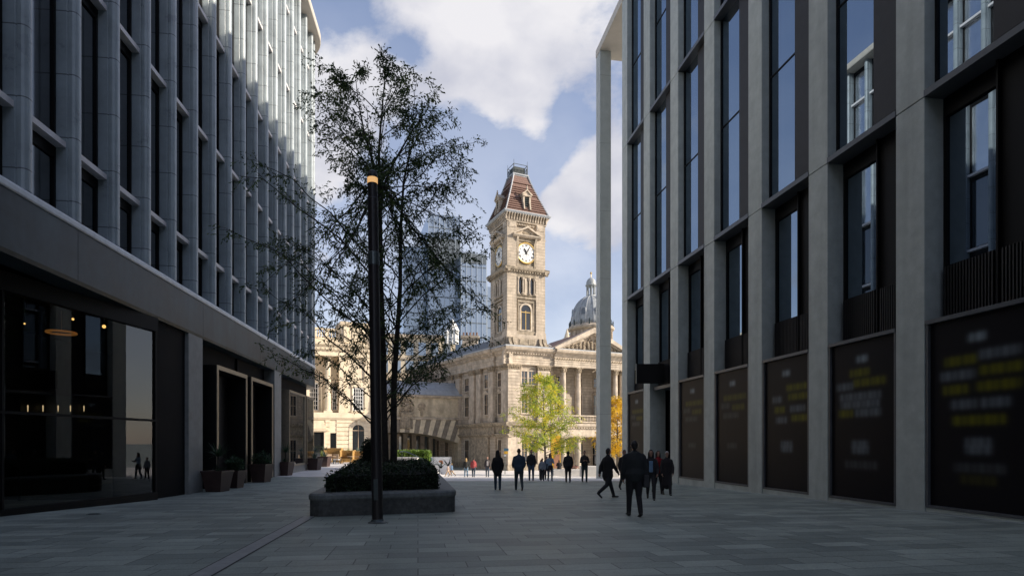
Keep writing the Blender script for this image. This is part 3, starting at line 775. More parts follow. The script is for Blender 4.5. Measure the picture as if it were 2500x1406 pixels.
for i in range(len(cols) - 1):
    far, near = cols[i] - HW, cols[i + 1] + HW      # far end, near end (s)
    vis = near > 9
    # ledges
    for z in ZL:
        w = MB(PR); w.box(near, far, -1.15, .02, z, z + .17); w.build('ledge', M['ledger'], RB)
    # upper storeys: wide dark vent panel on the near side, window on the far side
    for z0, z1 in ((9.22, 18.9), (19.07, ROOF)):
        w = MB(PR)
        p = near + 1.12
        w.box(near, p, -1.15, -.27, z0 + .12, z1 - .02)
        w.box(near + .02, p - .02, -.27, -.245, z0 + .2, z1 - .02)
        w.build('vent_panel', M['louvre'], RB)
        zm = z0 + (z1 - z0) * .5
        w = MB(PR)
        w.box(p, p + .05, -1.15, -.31, z0 + .001, z1); w.box(far - .06, far, -1.15, -.31, z0 + .001, z1)
        w.box(p + .05, far - .06, -1.15, -.335, zm - .03, zm + .03)
        o = w.build('window', M['blackm'], RB)
        w = MB(PR); w.box(p + .05, far - .06, -1.1, -.36, z0 + .001, zm - .03); w.box(p + .05, far - .06, -1.1, -.36, zm + .03, z1)
        w.build('pane', M['glassR'], o)
    # first floor: deep window over ribbed louvres
    w = MB(PR)
    w.box(near, near + 1.15, -1.15, -.52, 4.59, 9.05)
    w.box(far - .08, far, -1.15, -.57, 3.20, 9.05)
    w.box(near + 1.15, near + 1.20, -1.15, -.41, 3.20, 9.05)
    zb = 4.65
    w.box(near + 1.2, far - .08, -1.15, -.59, zb - .06, zb)
    w.box(near + 1.2, far - .08, -1.15, -.56, 8.55, 9.04)
    o = w.build('window', M['blackm'], RB)
    w = MB(PR); w.box(near + 1.2, far - .08, -1.1, -.63, zb, 8.55); w.build('pane', M['glassR'], o)
    w = MB(PR)
    k = near + .02
    w.box(near, far - .08, -1.1, -.50, 3.2, zb - .061)
    while k < far - .14:
        if not near + 1.1 < k < near + 1.22: w.box(k, k + .035, -.50, -.43, 3.2, zb - .062)
        k += .085
    w.build('louvre', M['louvre'], RB)
    # street level
    if i == 1:
        w = MB(PR); w.box(near, far, -1.19, -1.1, -4, 3.18); w.box((near + far) / 2 - .03, (near + far) / 2 + .03, -1.1, -1.06, -3, 3)
        o = w.build('entrance_door', M['blackm'], RB)
        w = MB(PR); w.box(near, far, -1.15, -.2, 3.02, 3.195); w.build('lintel', M['ledger'], RB)
        continue
    zb = max(-1.74, ground(*tuple(PR(near, 0, 0))[:2]) + .05)
    w = MB(PR)
    w.box(near + .03, far - .03, -.12, .01, 3.09, 3.195)
    w.box(near + .03, near + .09, -.12, -.02, zb, 3.09); w.box(far - .09, far - .03, -.12, -.02, zb, 3.09); w.box(near + .09, far - .09, -.12, -.02, zb, zb + .07)
    w.box(near, far, -1.15, -.16, zb, 3.19)
    o = w.build('shop_hoarding', M['ledger'], RB)
    pts, faces, pc = poster(near + .09, far - .09, zb + .07, 3.09, 20 + i)
    w = MB(PR); w.add(pts, faces)
    q = w.build('poster', PM, o)
    at_ = q.data.color_attributes.new('print', 'FLOAT_COLOR', 'POINT'); at_.data.foreach_set('color', pc)
    w = MB(PR); w.box(near, far, -1.1, -.04, -4, zb - .002); w.build('plinth', M['conc'], RB)
# blade sign projecting over the entrance
e = empty('blade_sign', tuple(PR(ry(33.0), 0, 3.9)), label='plain black box sign sticking out over the right entrance', cat='sign')
c0 = PR(ry(33.0), 0, 0)
w = MB(); w.box(6.93, 8.72, 33.0, 33.12, 3.33, 4.42); w.build('sign_box', M['blackm'], e, bevel=.01)
w = MB(); w.box(6.90, 6.93, 32.99, 33.13, 3.32, 4.43); w.build('edge_trim', M['steel'], e)
# ================================================================= clock tower
dF, nF, eL, nL = (.909, .4168), (.4168, -.909), (-.4168, .909), (-.909, -.4168)
K = (-.70, 85.0); TW = 6.15; GZ = -4.2
def corner(a, b): return (K[0] + dF[0] * a + eL[0] * b, K[1] + dF[1] * a + eL[1] * b)
neg = lambda v: (-v[0], -v[1])
SIDES = [Frame(corner(0, 0), dF, nF), Frame(corner(0, TW), neg(eL), nL), Frame(corner(TW, TW), neg(dF), neg(nF)), Frame(corner(TW, 0), eL, neg(nL))]
F0 = SIDES[0]
CT = empty('clock_tower', (*corner(TW / 2, TW / 2), 13.9), label='tall sandstone clock tower with a red tiled roof rising from the museum corner', cat='clock tower')
w = MB(F0)
w.box(-.12, TW + .12, -TW - .12, .12, 13.85, 15.3); w.box(.3, TW - .3, -TW + .3, -.3, 15.3, 32.6)
for a in (0, TW - 1.5):
    for b in (0, -TW + 1.5): w.box(a, a + 1.5, b - 1.5, b, 15.3, 31.9)
w.build('wall', M['stone'], CT)
w = MB(F0)
w.box(-.1, TW + .1, -TW - .1, .1, 15.3, 15.75)
for a in (0, TW - 1.5):
    for b in (0, -TW + 1.5): w.box(a - .08, a + 1.58, b - 1.58, b + .08, 15.75, 16.15)
w.build('plinth_moulding', M['stonep'], CT)
def dentils(m, s0, s1, n0, n1, z0, z1, step, wd):
    s = s0
    while s + wd <= s1 + 1e-4: m.box(s, s + wd, n0, n1, z0, z1); s += step
for F in SIDES:
    w = MB(F)                                        # scroll brackets at the foot
    for a in (.1, .75, TW - 1.15, TW - .5):
        w = MB(F)
        w.nprism([(a, 13.9), (a + .4, 13.9), (a + .4, 15.25), (a, 15.25)], .12, .2)
        w.sprism([(.2, 15.25), (.3, 15.2), (.38, 14.7), (.75, 14.2), (.95, 13.9), (.2, 13.9)], a, a + .4); w.build('bracket', M['weath'], CT)
    w = MB(F)
    w.box(1.7, 4.4, .12, .17, 14.15, 15.1); w.box(1.9, 2.8, .17, .23, 14.3, 15.0); w.box(3.3, 4.2, .17, .23, 14.3, 15.0)
    w.build('base_panel', M['weath'], CT)
    # stage cornices
    w = MB(F)
    w.sprism([(-.3, 24.62), (.05, 24.62), (.12, 24.85), (.42, 24.98), (.5, 25.2), (.5, 25.32), (-.3, 25.4)], -.5, TW + .5)
    dentils(w, .1, TW - .1, .06, .3, 24.68, 24.92, .42, .2)
    w.sprism([(-.3, 20.95), (-.02, 20.95), (.02, 21.25), (-.3, 21.3)], 1.5, TW - 1.5)
    w.box(1.5, TW - 1.5, -.3, -.05, 21.45, 21.62); w.box(1.5, TW - 1.5, -.3, -.02, 24.05, 24.62)
    w.box(1.75, 1.95, -.3, -.12, 16.3, 20.7); w.box(TW - 1.95, TW - 1.75, -.3, -.12, 16.3, 20.7); w.box(1.75, TW - 1.75, -.3, -.1, 20.45, 20.75)
    w.box(1.5, TW - 1.5, -.3, -.1, 15.75, 16.3)
    w.build('moulding', M['weath'], CT)
    # arched window
    w = MB(F); c = TW / 2
    prof_o, prof_i = arch(c - 1.05, c + 1.05, 16.35, 19.35, 12), arch(c - .78, c + .78, 16.5, 19.35, 12)
    n_ = len(prof_o)
    pts = [(a, -.12, b) for a, b in prof_o] + [(a, -.12, b) for a, b in prof_i] + [(a, -.29, b) for a, b in prof_o] + [(a, -.29, b) for a, b in prof_i]
    faces = []
    for i in range(n_):
        j = (i + 1) % n_
        faces += [[i, j, n_ + j, n_ + i], [n_ + i, n_ + j, 3 * n_ + j, 3 * n_ + i], [i, 2 * n_ + i, 2 * n_ + j, j]]
    w.add(pts, faces)
    o = w.build('window', M['stonep'], CT, recalc=False)
    w = MB(F); w.nprism(prof_i, -.285, -.25); w.build('pane', M['darkwin'], o)
    w = MB(F)
    w.box(c - .04, c + .04, -.25, -.2, 16.5, 19.3); w.box(c - .78, c + .78, -.25, -.2, 19.0, 19.1); w.box(c - .78, c - .70, -.25, -.2, 16.5, 19.3); w.box(c + .70, c + .78, -.25, -.2, 16.5, 19.3)
    w.build('glazing_bar', M['gold'], o)
    # small colonnade
    w = MB(F); w.box(1.6, TW - 1.6, -.31, -.27, 21.65, 24.05); o = w.build('opening', M['darkwin'], CT)
    w = MB(F)
    for a in (1.75, 2.55, 3.6, 4.4): w.lathe(a, -.1, [(.24, 21.63), (.24, 21.8), (.15, 21.85), (.14, 23.6), (.24, 23.85), (.24, 24.04)], 8)
    w.box(2.85, 3.3, -.26, -.12, 21.63, 24.04)
    w.build('colonnette', M['stonep'], o)
    # clock
    w = MB(F)
    w.box(1.5, TW - 1.5, -.3, -.22, 25.35, 29.9)
    w.box(1.55, 1.85, -.22, .02, 25.4, 29.7); w.box(TW - 1.85, TW - 1.55, -.22, .02, 25.4, 29.7); w.box(1.85, TW - 1.85, -.22, -.05, 25.4, 25.8); w.box(1.85, TW - 1.85, -.22, -.05, 29.3, 29.7)
    w.build('clock_surround', M['weath'], CT)
    CZ, CR = 27.62, 1.36
    def disc(m, r, n0, n1, seg=40): m.nprism([(c + r * math.cos(2 * math.pi * k / seg), CZ + r * math.sin(2 * math.pi * k / seg)) for k in range(seg)], n0, n1)
    w = MB(F); disc(w, CR, -.21, -.08); o = w.build('clock_face', M['white'], CT)
    w = MB(F)
    seg = 40; pts = []; faces = []
    for k in range(seg):
        a = 2 * math.pi * k / seg
        for r, n in ((CR + .0, -.2), (CR + .0, .0), (CR + .13, .02), (CR + .22, -.05), (CR + .22, -.2)): pts.append((c + r * math.cos(a), n, CZ + r * math.sin(a)))
    for k in range(seg):
        for q in range(4):
            a, b = k * 5 + q, ((k + 1) % seg) * 5 + q
            faces.append([a, b, b + 1, a + 1])
    w.add(pts, faces); w.build('clock_rim', M['gold'], o)
    w = MB(F)
    for h, t in enumerate(('XII', 'I', 'II', 'III', 'IIII', 'V', 'VI', 'VII', 'VIII', 'IX', 'X', 'XI')):
        a = math.pi / 2 - h * math.pi / 6
        v, f = text_mesh(t, .40)
        ca, sa = math.cos(a - math.pi / 2), math.sin(a - math.pi / 2)
        sx = -1 if False else 1
        # numerals stand radially, feet to the centre; heavier strokes by doubling with a small offset
        for dx in (-.018, 0, .018):
            w.add([(c + (x * .8 + dx) * ca - (y + 1.08) * sa, -.074 - abs(dx) * .05, CZ + (x * .8 + dx) * sa + (y + 1.08) * ca) for x, y, z in v], f)
    for k in range(60):
        a = 2 * math.pi * k / 60; r0, r1 = CR - .07, CR - .02; wd = .012
        w.add([(c + r0 * math.cos(a) - wd * math.sin(a), -.073, CZ + r0 * math.sin(a) + wd * math.cos(a)), (c + r0 * math.cos(a) + wd * math.sin(a), -.073, CZ + r0 * math.sin(a) - wd * math.cos(a)),
               (c + r1 * math.cos(a) + wd * math.sin(a), -.073, CZ + r1 * math.sin(a) - wd * math.cos(a)), (c + r1 * math.cos(a) - wd * math.sin(a), -.073, CZ + r1 * math.sin(a) + wd * math.cos(a))], [[0, 1, 2, 3]])
    w.build('numerals', M['blackm'], o, recalc=False)
    w = MB(F)                                        # pale tracery rings in the middle of the dial
    for k in range(6):
        a = k * math.pi / 3; cx_, cz_ = c + .42 * math.cos(a), CZ + .42 * math.sin(a)
        path = [(cx_ + .24 * math.cos(q * math.pi / 6), -.07, cz_ + .24 * math.sin(q * math.pi / 6)) for q in range(13)]
        w.tube(path, .018, 4)
    w.build('dial_tracery', M['lead'], o)
    for nm, ang, ln, bw in (('minute_hand', 30 + 2, 1.15, .07), ('hour_hand', 332.5, .78, .10)):
        a = R(90 - ang); ux, uz = math.cos(a), math.sin(a); px, pz = -uz, ux
        P_ = [(-.25, .3 * bw), (.0, bw), (ln * .75, bw * .9), (ln, .01), (ln, -.01), (ln * .75, -bw * .9), (0, -bw), (-.25, -.3 * bw)]
        w = MB(F); w.nprism([(c + ux * t + px * q, CZ + uz * t + pz * q) for t, q in P_], -.06 if nm[0] == 'm' else -.04, -.045 if nm[0] == 'm' else -.025)
        w.build(nm, M['blackm'], o)
    # pediment over the clock
    w = MB(F)
    w.sprism([(-.3, 29.75), (.3, 29.75), (.5, 29.95), (.5, 30.1), (-.3, 30.1)], .85, TW - .85)
    def rake(m, s0, s1, z0, zr, th, n0, n1):
        c_ = (s0 + s1) / 2
        m.nprism([(s0, z0), (s0 + .25, z0), (c_, zr - th * 1.15), (s1 - .25, z0), (s1, z0), (s1, z0 + .08), (c_, zr), (s0, z0 + .08)], n0, n1)
    rake(w, .8, TW - .8, 30.1, 31.35, .22, -.3, .55)
    w.nprism([(1.1, 30.1), (TW - 1.1, 30.1), (c, 31.1)], -.3, .12)
    for a in (1.45, TW - 1.75): w.sprism([(-.25, 29.75), (.35, 29.75), (.2, 29.4), (-.0, 29.0), (-.25, 28.9)], a, a + .3)
    w.build('clock_pediment', M['stonep'], CT)
    w = MB(F); w.ell((c, .14, 30.45), (.75, .07, .25), 12, 6); w.build('relief', M['carve'], CT)
    # upper frieze and corbels
    w = MB(F)
    for a in (.25, TW - 1.35):
        w.box(a - .05, a + 1.15, 0, .06, 31.1, 31.9); w.box(a + .12, a + .98, .06, .09, 31.25, 31.75)
    w.sprism([(-.3, 31.9), (.08, 31.9), (.15, 32.05), (-.3, 32.1)], -.12, TW + .12)
    dentils(w, 1.6, TW - 1.6, -.28, .02, 31.5, 31.72, .26, .14)
    w.box(0, TW, -.4, -.02, 32.1, 33.0)
    w.build('frieze', M['stonep'], CT)
    w = MB(F)
    s = -.28
    while s < TW + .2: w.sprism([(-.0, 32.12), (.14, 32.14), (.22, 32.5), (.52, 32.92), (.52, 33.0), (0, 33.0)], s, s + .17); s += .425
    w.build('corbel', M['stonep'], CT)
    # dormer
    w = MB(F); dc = TW / 2
    w.box(dc - .62, dc - .36, -1.2, .18, 33.9, 35.75); w.box(dc + .36, dc + .62, -1.2, .18, 33.9, 35.75); w.box(dc - .36, dc + .36, -1.2, .05, 33.9, 34.25)
    w.sprism([(.18, 33.85), (.42, 33.8), (.42, 33.95), (.24, 34.8), (.18, 34.85)], dc - .58, dc - .4); w.sprism([(.18, 33.85), (.42, 33.8), (.42, 33.95), (.24, 34.8), (.18, 34.85)], dc + .4, dc + .58)
    w.box(dc - .72, dc + .72, -1.6, .3, 35.75, 35.95)
    rake(w, dc - .85, dc + .85, 35.95, 36.75, .16, -2.2, .38)
    w.nprism([(dc - .6, 35.95), (dc + .6, 35.95), (dc, 36.5)], -2.1, .2)
    w.tube([(dc, .2, 36.7), (dc, .2, 36.9), (dc, .2, 37.15), (dc, .2, 37.3)], [.1, .16, .07, .1], 8)
    o = w.build('dormer', M['stonep'], CT)
    w = MB(F)
    for k in range(5): w.sprism([(.0, 34.3 + k * .29), (.1, 34.25 + k * .29), (.1, 34.28 + k * .29), (.0, 34.4 + k * .29)], dc - .355, dc + .355)
    w.box(dc - .355, dc + .355, -.9, -.05, 34.25, 35.75)
    w.build('louvre', M['ironw'], o)
# roof: overhanging lead gutter, stepped tile courses, lead hips, platform and cresting
def frus(m, h0, h1, z0, z1):
    c = TW / 2
    m.add([(c - h0, -c + h0, z0), (c + h0, -c + h0, z0), (c + h0, -c - h0, z0), (c - h0, -c - h0, z0),
           (c - h1, -c + h1, z1), (c + h1, -c + h1, z1), (c + h1, -c - h1, z1), (c - h1, -c - h1, z1)],
          [[3, 2, 1, 0], [4, 5, 6, 7], [0, 1, 5, 4], [1, 2, 6, 5], [2, 3, 7, 6], [3, 0, 4, 7]])
w = MB(F0); frus(w, TW / 2 + .52, TW / 2 + .66, 33.0, 33.2); frus(w, TW / 2 + .66, TW / 2 + .66, 33.2, 33.32); frus(w, TW / 2 + .66, TW / 2 + .3, 33.32, 33.42)
w.build('gutter', M['lead'], CT)
def hz(t): return 3.35 * (1 - t) ** 1.12 + 1.12 * (1 - (1 - t) ** 1.12)      # slight bell curve
w = MB(F0); NC = 17; z0, z1 = 33.42, 39.7
for k in range(NC):
    a, b = k / NC, (k + 1) / NC
    big = .19 if k in (1, 2, 3, 4, 5, 6, 8, 9, 10, 11, 13) else .04
    frus(w, hz(a) + big, hz(b) + .01, z0 + (z1 - z0) * a + .0, z0 + (z1 - z0) * b)
w.build('roof', M['tile'], CT)
w = MB(F0); c = TW / 2
for sx in (-1, 1):
    for sn in (-1, 1):
        w.tube([(c + sx * (hz(t / 8) + .06), -c + sn * (hz(t / 8) + .06), z0 + (z1 - z0) * t / 8) for t in range(9)], .13, 6)
frus(w, 1.3, 1.3, 39.68, 39.85); frus(w, 1.22, 1.15, 39.5, 39.68)
w.build('hip', M['lead'], CT)
w = MB(F0)
h = 1.1
for sx in (-1, 1):
    for sn in (-1, 1):
        w.box(c + sx * h - .05, c + sx * h + .05, -c + sn * h - .05, -c + sn * h + .05, 39.85, 41.3); w.tube([(c + sx * h, -c + sn * h, 41.3), (c + sx * h, -c + sn * h, 41.9)], .025, 5)
for z in (40.05, 40.75, 41.25):
    w.box(c - h, c + h, -c + h - .03, -c + h + .03, z, z + .06); w.box(c - h, c + h, -c - h - .03, -c - h + .03, z, z + .06)
    w.box(c - h - .03, c - h + .03, -c - h, -c + h, z, z + .06); w.box(c + h - .03, c + h + .03, -c - h, -c + h, z, z + .06)
k = -h
while k < h:
    for q in (-h, h):
        w.box(c + k, c + k + .05, -c + q - .02, -c + q + .02, 40.05, 40.8); w.box(c + q - .02, c + q + .02, -c + k, -c + k + .05, 40.05, 40.8)
    k += .22
w.box(c - .85, c + .85, -c - .85, -c + .85, 39.85, 41.0)
w.build('cresting', M['ironw'], CT)

# ================================================================= museum
F2 = Frame((-.55, 84.2), dF, nF)
FW = Frame((-.55, 84.2), (-.553, .8332), (-.8332, -.553))
MU = empty('museum_building', tuple(F2(6, -4, GZ)), label='long sandstone museum with giant pilasters and a columned portico below the clock tower', cat='museum')
def capital(m, s0, s1, n, z0, z1, rg):
    """flared leafy capital block"""
    m.box(s0 - .02, s1 + .02, n - .3, n + .02, z0, z0 + .08)
    k = 4
    for i in range(k):
        t = (i + 1) / k; a, b = z0 + .08 + (z1 - z0 - .24) * i / k, z0 + .08 + (z1 - z0 - .24) * (i + 1) / k
        m.box(s0 + .05 - .22 * t, s1 - .05 + .22 * t, n - .3, n - .03 + .2 * t, a, b)
    m.box(s0 - .22, s1 + .22, n - .3, n + .24, z1 - .16, z1)
    s = s0 - .12
    while s < s1: 
        for z in (z0 + .2, z0 + .45): m.ell((s + .12, n + .08 + (z - z0) * .12, z), (.1, .09, .12), 6, 4)
        s += .28
rc = random.Random(5)
def cornice(m, s0, s1, n=0.0):
    m.sprism([(-.6 + n, 11.3), (.02 + n, 11.3), (.02 + n, 11.7), (.07 + n, 11.72), (.07 + n, 12.0), (.14 + n, 12.05), (.14 + n, 12.1), (.0 + n, 12.12), (.0 + n, 12.75), (-.6 + n, 12.75)], s0, s1)
    m.sprism([(-.6 + n, 12.75), (.1 + n, 12.75), (.2 + n, 12.95), (.3 + n, 13.0), (.3 + n, 13.1), (.75 + n, 13.3), (.85 + n, 13.55), (.85 + n, 13.68), (-.6 + n, 13.75)], s0 - .0, s1 + .0)
def museum_window(F, parent, s0, s1, z0, z1, n, arched=False, m1='darkwin', ped=False, bar=True):
    w = MB(F); f = .16
    w.box(s0 - f, s0, n, n + .14, z0, z1); w.box(s1, s1 + f, n, n + .14, z0, z1); w.box(s0 - f, s1 + f, n, n + .2, z0 - .18, z0)
    w.box(s0 - f, s1 + f, n, n + .16, z1, z1 + .2)
    if ped: w.nprism([(s0 - .3, z1 + .2), (s1 + .3, z1 + .2), ((s0 + s1) / 2, z1 + .62)], n, n + .28)
    o = w.build('window', M['stonep'], parent)
    w = MB(F); w.box(s0, s1, n - .0, n + .03, z0, z1); w.build('pane', M[m1], o)
    if bar:
        w = MB(F); c = (s0 + s1) / 2; w.box(c - .035, c + .035, n + .03, n + .07, z0, z1); w.box(s0, s1, n + .03, n + .065, (z0 + z1) / 2 - .03, (z0 + z1) / 2 + .03)
        w.build('glazing_bar', M['wicker'], o)
# front pavilion
w = MB(F2)
w.box(0.0, 6.67, -10, -.42, GZ, 13.7); w.box(6.67, 20.6, -14, -3.6, GZ, 13.7); w.box(20.6, 30, -14, -.42, GZ, 13.7)
w.box(6.67, 20.6, -3.6, -.1, 2.5, 3.05)
w.build('wall', M['stone'], MU)
for s0, s1 in ((0, 1.85), (4.75, 6.67), (20.8, 22.4), (27.6, 29.4)):
    w = MB(F2); w.box(s0, s1, -.6, 0, 3.1, 10.5); w.box(s0 - .1, s1 + .1, -.6, .1, 3.1, 3.7); w.box(s0 - .05, s1 + .05, -.6, .06, GZ, 1.0)
    z = 3.75
    while z < 10.2: w.box(s0 - .03, s1 + .03, -.55, .05, z, z + .38); z += .46
    w.build('pilaster', M['stonep'], MU)
    w = MB(F2); capital(w, s0, s1, 0, 10.5, 11.3, rc); w.build('capital', M['carve'], MU)
w = MB(F2); cornice(w, -.7, 7.3); cornice(w, 7.3, 20.2, .35); cornice(w, 20.2, 30); dentils(w, -.4, 29.5, .1, .34, 12.8, 12.98, .42, .22)
w.build('cornice', M['stonep'], MU)
w = MB(F2)
w.box(-.75, 30, -.6, .86, 13.69, 13.9); 
w.build('parapet_lead', M['lead'], MU)
w = MB(F2)
w.sprism([(-.42, 2.45), (.1, 2.45), (.35, 2.6), (.45, 2.9), (.45, 3.05), (-.42, 3.1)], -.45, 6.9); w.sprism([(-.42, .95), (.02, .95), (.12, 1.1), (.3, 1.25), (.3, 1.4), (-.42, 1.4)], -.3, 6.8)
w.box(-.05, 6.72, -.42, .0, 1.4, 2.45)
w.box(-.15, 6.8, -.42, .15, GZ, -3.0)
dentils(w, -.2, 6.6, .0, .2, 1.02, 1.2, .4, .2)
w.build('string_course', M['weath'], MU)
w = MB(F2); w.sprism([(-.42, 2.45), (.1, 2.45), (.35, 2.6), (.45, 2.9), (.45, 3.05), (-.42, 3.1)], 20.6, 30); w.build('string_course', M['weath'], MU)
for a in (2.25, 3.45):
    museum_window(F2, MU, a, a + .9, 8.5, 10.4, -.42); museum_window(F2, MU, a, a + .9, 4.4, 7.2, -.42, ped=True); museum_window(F2, MU, a, a + .9, -2.6, .5, -.42)
for a in (23.2, 25.4):
    museum_window(F2, MU, a, a + 1.1, 8.5, 10.4, -.42); museum_window(F2, MU, a, a + 1.1, 4.4, 7.2, -.42, ped=True); museum_window(F2, MU, a, a + 1.1, -2.6, .5, -.42)
# portico columns, both storeys
def column(m, F, s, n, z0, z1, r, rg):
    m.box(s - r * 1.35, s + r * 1.35, n - r * 1.35, n + r * 1.35, z0, z0 + .22)
    m.lathe(s, n, [(r * 1.3, z0 + .22), (r * 1.3, z0 + .34), (r * 1.05, z0 + .42), (r, z0 + .5), (r * .98, z0 + (z1 - z0) * .4), (r * .86, z1 - .85), (r * .95, z1 - .8)], 14)
def colcap(m, s, n, z1, r):
    m.lathe(s, n, [(r * .9, z1 - .82), (r * 1.0, z1 - .6), (r * 1.15, z1 - .55), (r * 1.05, z1 - .4), (r * 1.35, z1 - .2), (r * 1.3, z1 - .14)], 10)
    m.box(s - r * 1.35, s + r * 1.35, n - r * 1.35, n + r * 1.35, z1 - .14, z1)
    for a in range(8):
        b = a * math.pi / 4 + .39
        m.ell((s + math.cos(b) * r * 1.15, n + math.sin(b) * r * 1.15, z1 - .35), (.1, .1, .14), 6, 4); m.ell((s + math.cos(b) * r * 1.05, n + math.sin(b) * r * 1.05, z1 - .62), (.08, .08, .1), 6, 4)
for s in (9.1, 11.65, 15.75, 18.3, 19.6):
    for z0, z1, r in ((3.1, 11.3, .42), (GZ + .4, .95, .46)):
        w = MB(F2); column(w, F2, s, -.25, z0, z1, r, rc); o = w.build('column', M['stonep'], MU, smooth=False)
        w = MB(F2); colcap(w, s, -.25, z1, r); w.build('capital', M['carve'], o)
w = MB(F2)
w.sprism([(-3.6, .95), (.25, .95), (.3, 1.25), (.3, 1.6), (.32, 2.3), (.6, 2.45), (.7, 2.6), (.7, 2.95), (-3.6, 3.06)], 6.9, 20.4)
dentils(w, 7.2, 20.2, .3, .55, 2.22, 2.4, .45, .24)
w.box(6.9, 20.4, -3.6, .6, GZ, GZ + .42)
w.build('balcony_slab', M['stonep'], MU)
w = MB(F2); w.box(6.9, 20.4, -.05, .25, 3.08, 3.25); w.box(6.9, 20.4, -.08, .28, 4.05, 4.22)
s = 7.1
while s < 20.3:
    if all(abs(s - q) > .5 for q in (9.1, 11.65, 15.75, 18.3, 19.6)): w.lathe(s, .1, [(.09, 3.25), (.06, 3.4), (.11, 3.6), (.06, 3.85), (.09, 4.05)], 6)
    s += .27
w.build('balustrade', M['stonep'], MU)
for s in (7.9, 10.4, 13.7, 17.0):
    museum_window(F2, MU, s - .55, s + .55, 4.2, 7.6, -3.6, ped=True); museum_window(F2, MU, s - .5, s + .5, 8.9, 10.3, -3.6)
    museum_window(F2, MU, s - .75, s + .75, GZ + .5, .2, -3.6, m1='darkwin')
# pediment
w = MB(F2)
P0, P1 = 7.1, 20.5; pc = (P0 + P1) / 2
w.nprism([(P0 + .6, 13.76), (P1 - .6, 13.76), (pc, 16.6)], -1.2, .05)
w.nprism([(P0, 13.76), (P0 + .5, 13.76), (pc, 16.55), (P1 - .5, 13.76), (P1, 13.76), (P1 + .1, 13.95), (pc, 17.35), (P0 - .1, 13.95)], -1.2, 1.05)
w.nprism([(P0 + .7, 13.9), (P0 + 1.3, 13.9), (pc, 16.35), (P1 - 1.3, 13.9), (P1 - .7, 13.9), (pc, 16.6)], .05, .5)
w.build('pediment', M['stonep'], MU)
w = MB(F2); rg = random.Random(9)
for k in range(15):
    t = (k + .5) / 15; s = P0 + 1.6 + (P1 - P0 - 3.2) * t; top = 13.85 + 2.3 * (1 - abs(2 * t - 1)) * .9 + .25; h_ = top - 13.85
    lean = rg.uniform(-.25, .25)
    w.ell((s, .15, 13.85 + h_ * .38), (.22, .2, h_ * .42), 8, 6); w.ell((s + lean, .25, 13.85 + h_ * .85), (.13, .13, .15), 6, 5)
    w.tube([(s, .25, 13.85 + h_ * .6), (s + rg.uniform(-.5, .5), .3, 13.85 + h_ * rg.uniform(.3, .9)), (s + rg.uniform(-.6, .6), .25, 13.9 + h_ * rg.uniform(.2, .8))], [.08, .07, .05], 6)
    w.tube([(s, .2, 13.85 + h_ * .3), (s + rg.uniform(-.3, .3), .35, 13.95), (s + rg.uniform(-.4, .4), .3, 13.85)], [.11, .08, .07], 6)
w.build('tympanum_relief', M['carve'], MU)
w = MB(F2)
s = 7.4
while s < 20.2: w.ell((s, .36, 12.43), (.16, .08, .16), 6, 4); w.ell((s + .21, .35, 12.33), (.09, .07, .12), 5, 4); s += .42
w.build('frieze_relief', M['carve'], MU)
w = MB(F2); w.nprism([(P0 + .2, 13.8), (P1 - .2, 13.8), (pc, 17.2)], -13, -1.21); w.build('gable_roof', M['tile'], MU)
# glazed lantern roof beside the tower
w = MB(F2); w.add([(5.6, -3.3, 14.0), (10.8, -3.3, 14.0), (9.6, -9, 16.6), (5.6, -9, 16.6), (5.6, -9.1, 14), (10.8, -9.1, 14)], [[0, 1, 2, 3], [0, 3, 4], [1, 5, 2], [3, 2, 5, 4], [0, 4, 5, 1]])
o = w.build('glass_roof', M['palewin'], MU)
w = MB(F2)
for k in range(10):
    a = 5.7 + k * .5; b = 5.7 + k * .42
    w.tube([(a, -3.28, 14.05), (b, -8.98, 16.66)], .05, 4)
w.tube([(5.6, -9, 16.66), (9.7, -9, 16.66), (10.9, -3.25, 14.05)], .07, 5)
w.build('glazing_bar', M['white'], o)
# ---- receding left wing
w = MB(FW); w.box(.02, 34, -8, -.42, GZ, 13.7); w.box(3.6, 10.75, -.42, -.1, GZ, 13.7); w.build('wing_wall', M['stone'], MU)
pil = [(.05, 1.9, 0), (3.7, 4.9, .3), (7.2, 8.5, .3), (9.3, 10.6, .3), (14.4, 15.8, 0), (17.2, 18.4, 0), (20.6, 21.8, 0), (24, 25.2, 0), (27.5, 28.7, 0)]
for s0, s1, n in pil:
    w = MB(FW); w.box(s0, s1, n - .6, n, 3.1, 10.5); w.box(s0 - .1, s1 + .1, n - .6, n + .1, 3.1, 3.7)
    w.build('pilaster', M['stonep'], MU)
    w = MB(FW); capital(w, s0, s1, n, 10.5, 11.3, rc); w.build('capital', M['carve'], MU)
w = MB(FW); cornice(w, -.3, 3.3); cornice(w, 3.3, 11.0, .3); cornice(w, 11.0, 34); dentils(w, 0, 3.3, .1, .34, 12.8, 12.98, .42, .22); dentils(w, 3.4, 10.9, .4, .64, 12.8, 12.98, .42, .22); dentils(w, 11, 33, .1, .34, 12.8, 12.98, .42, .22)
w.build('wing_cornice', M['stonep'], MU)
w = MB(FW); w.box(-.4, 3.2, -.6, .9, 13.69, 13.88); w.box(3.2, 11.1, -.6, 1.2, 13.695, 13.885); w.box(11.1, 34, -.6, .9, 13.69, 13.88); w.build('wing_parapet', M['lead'], MU)
w = MB(FW)
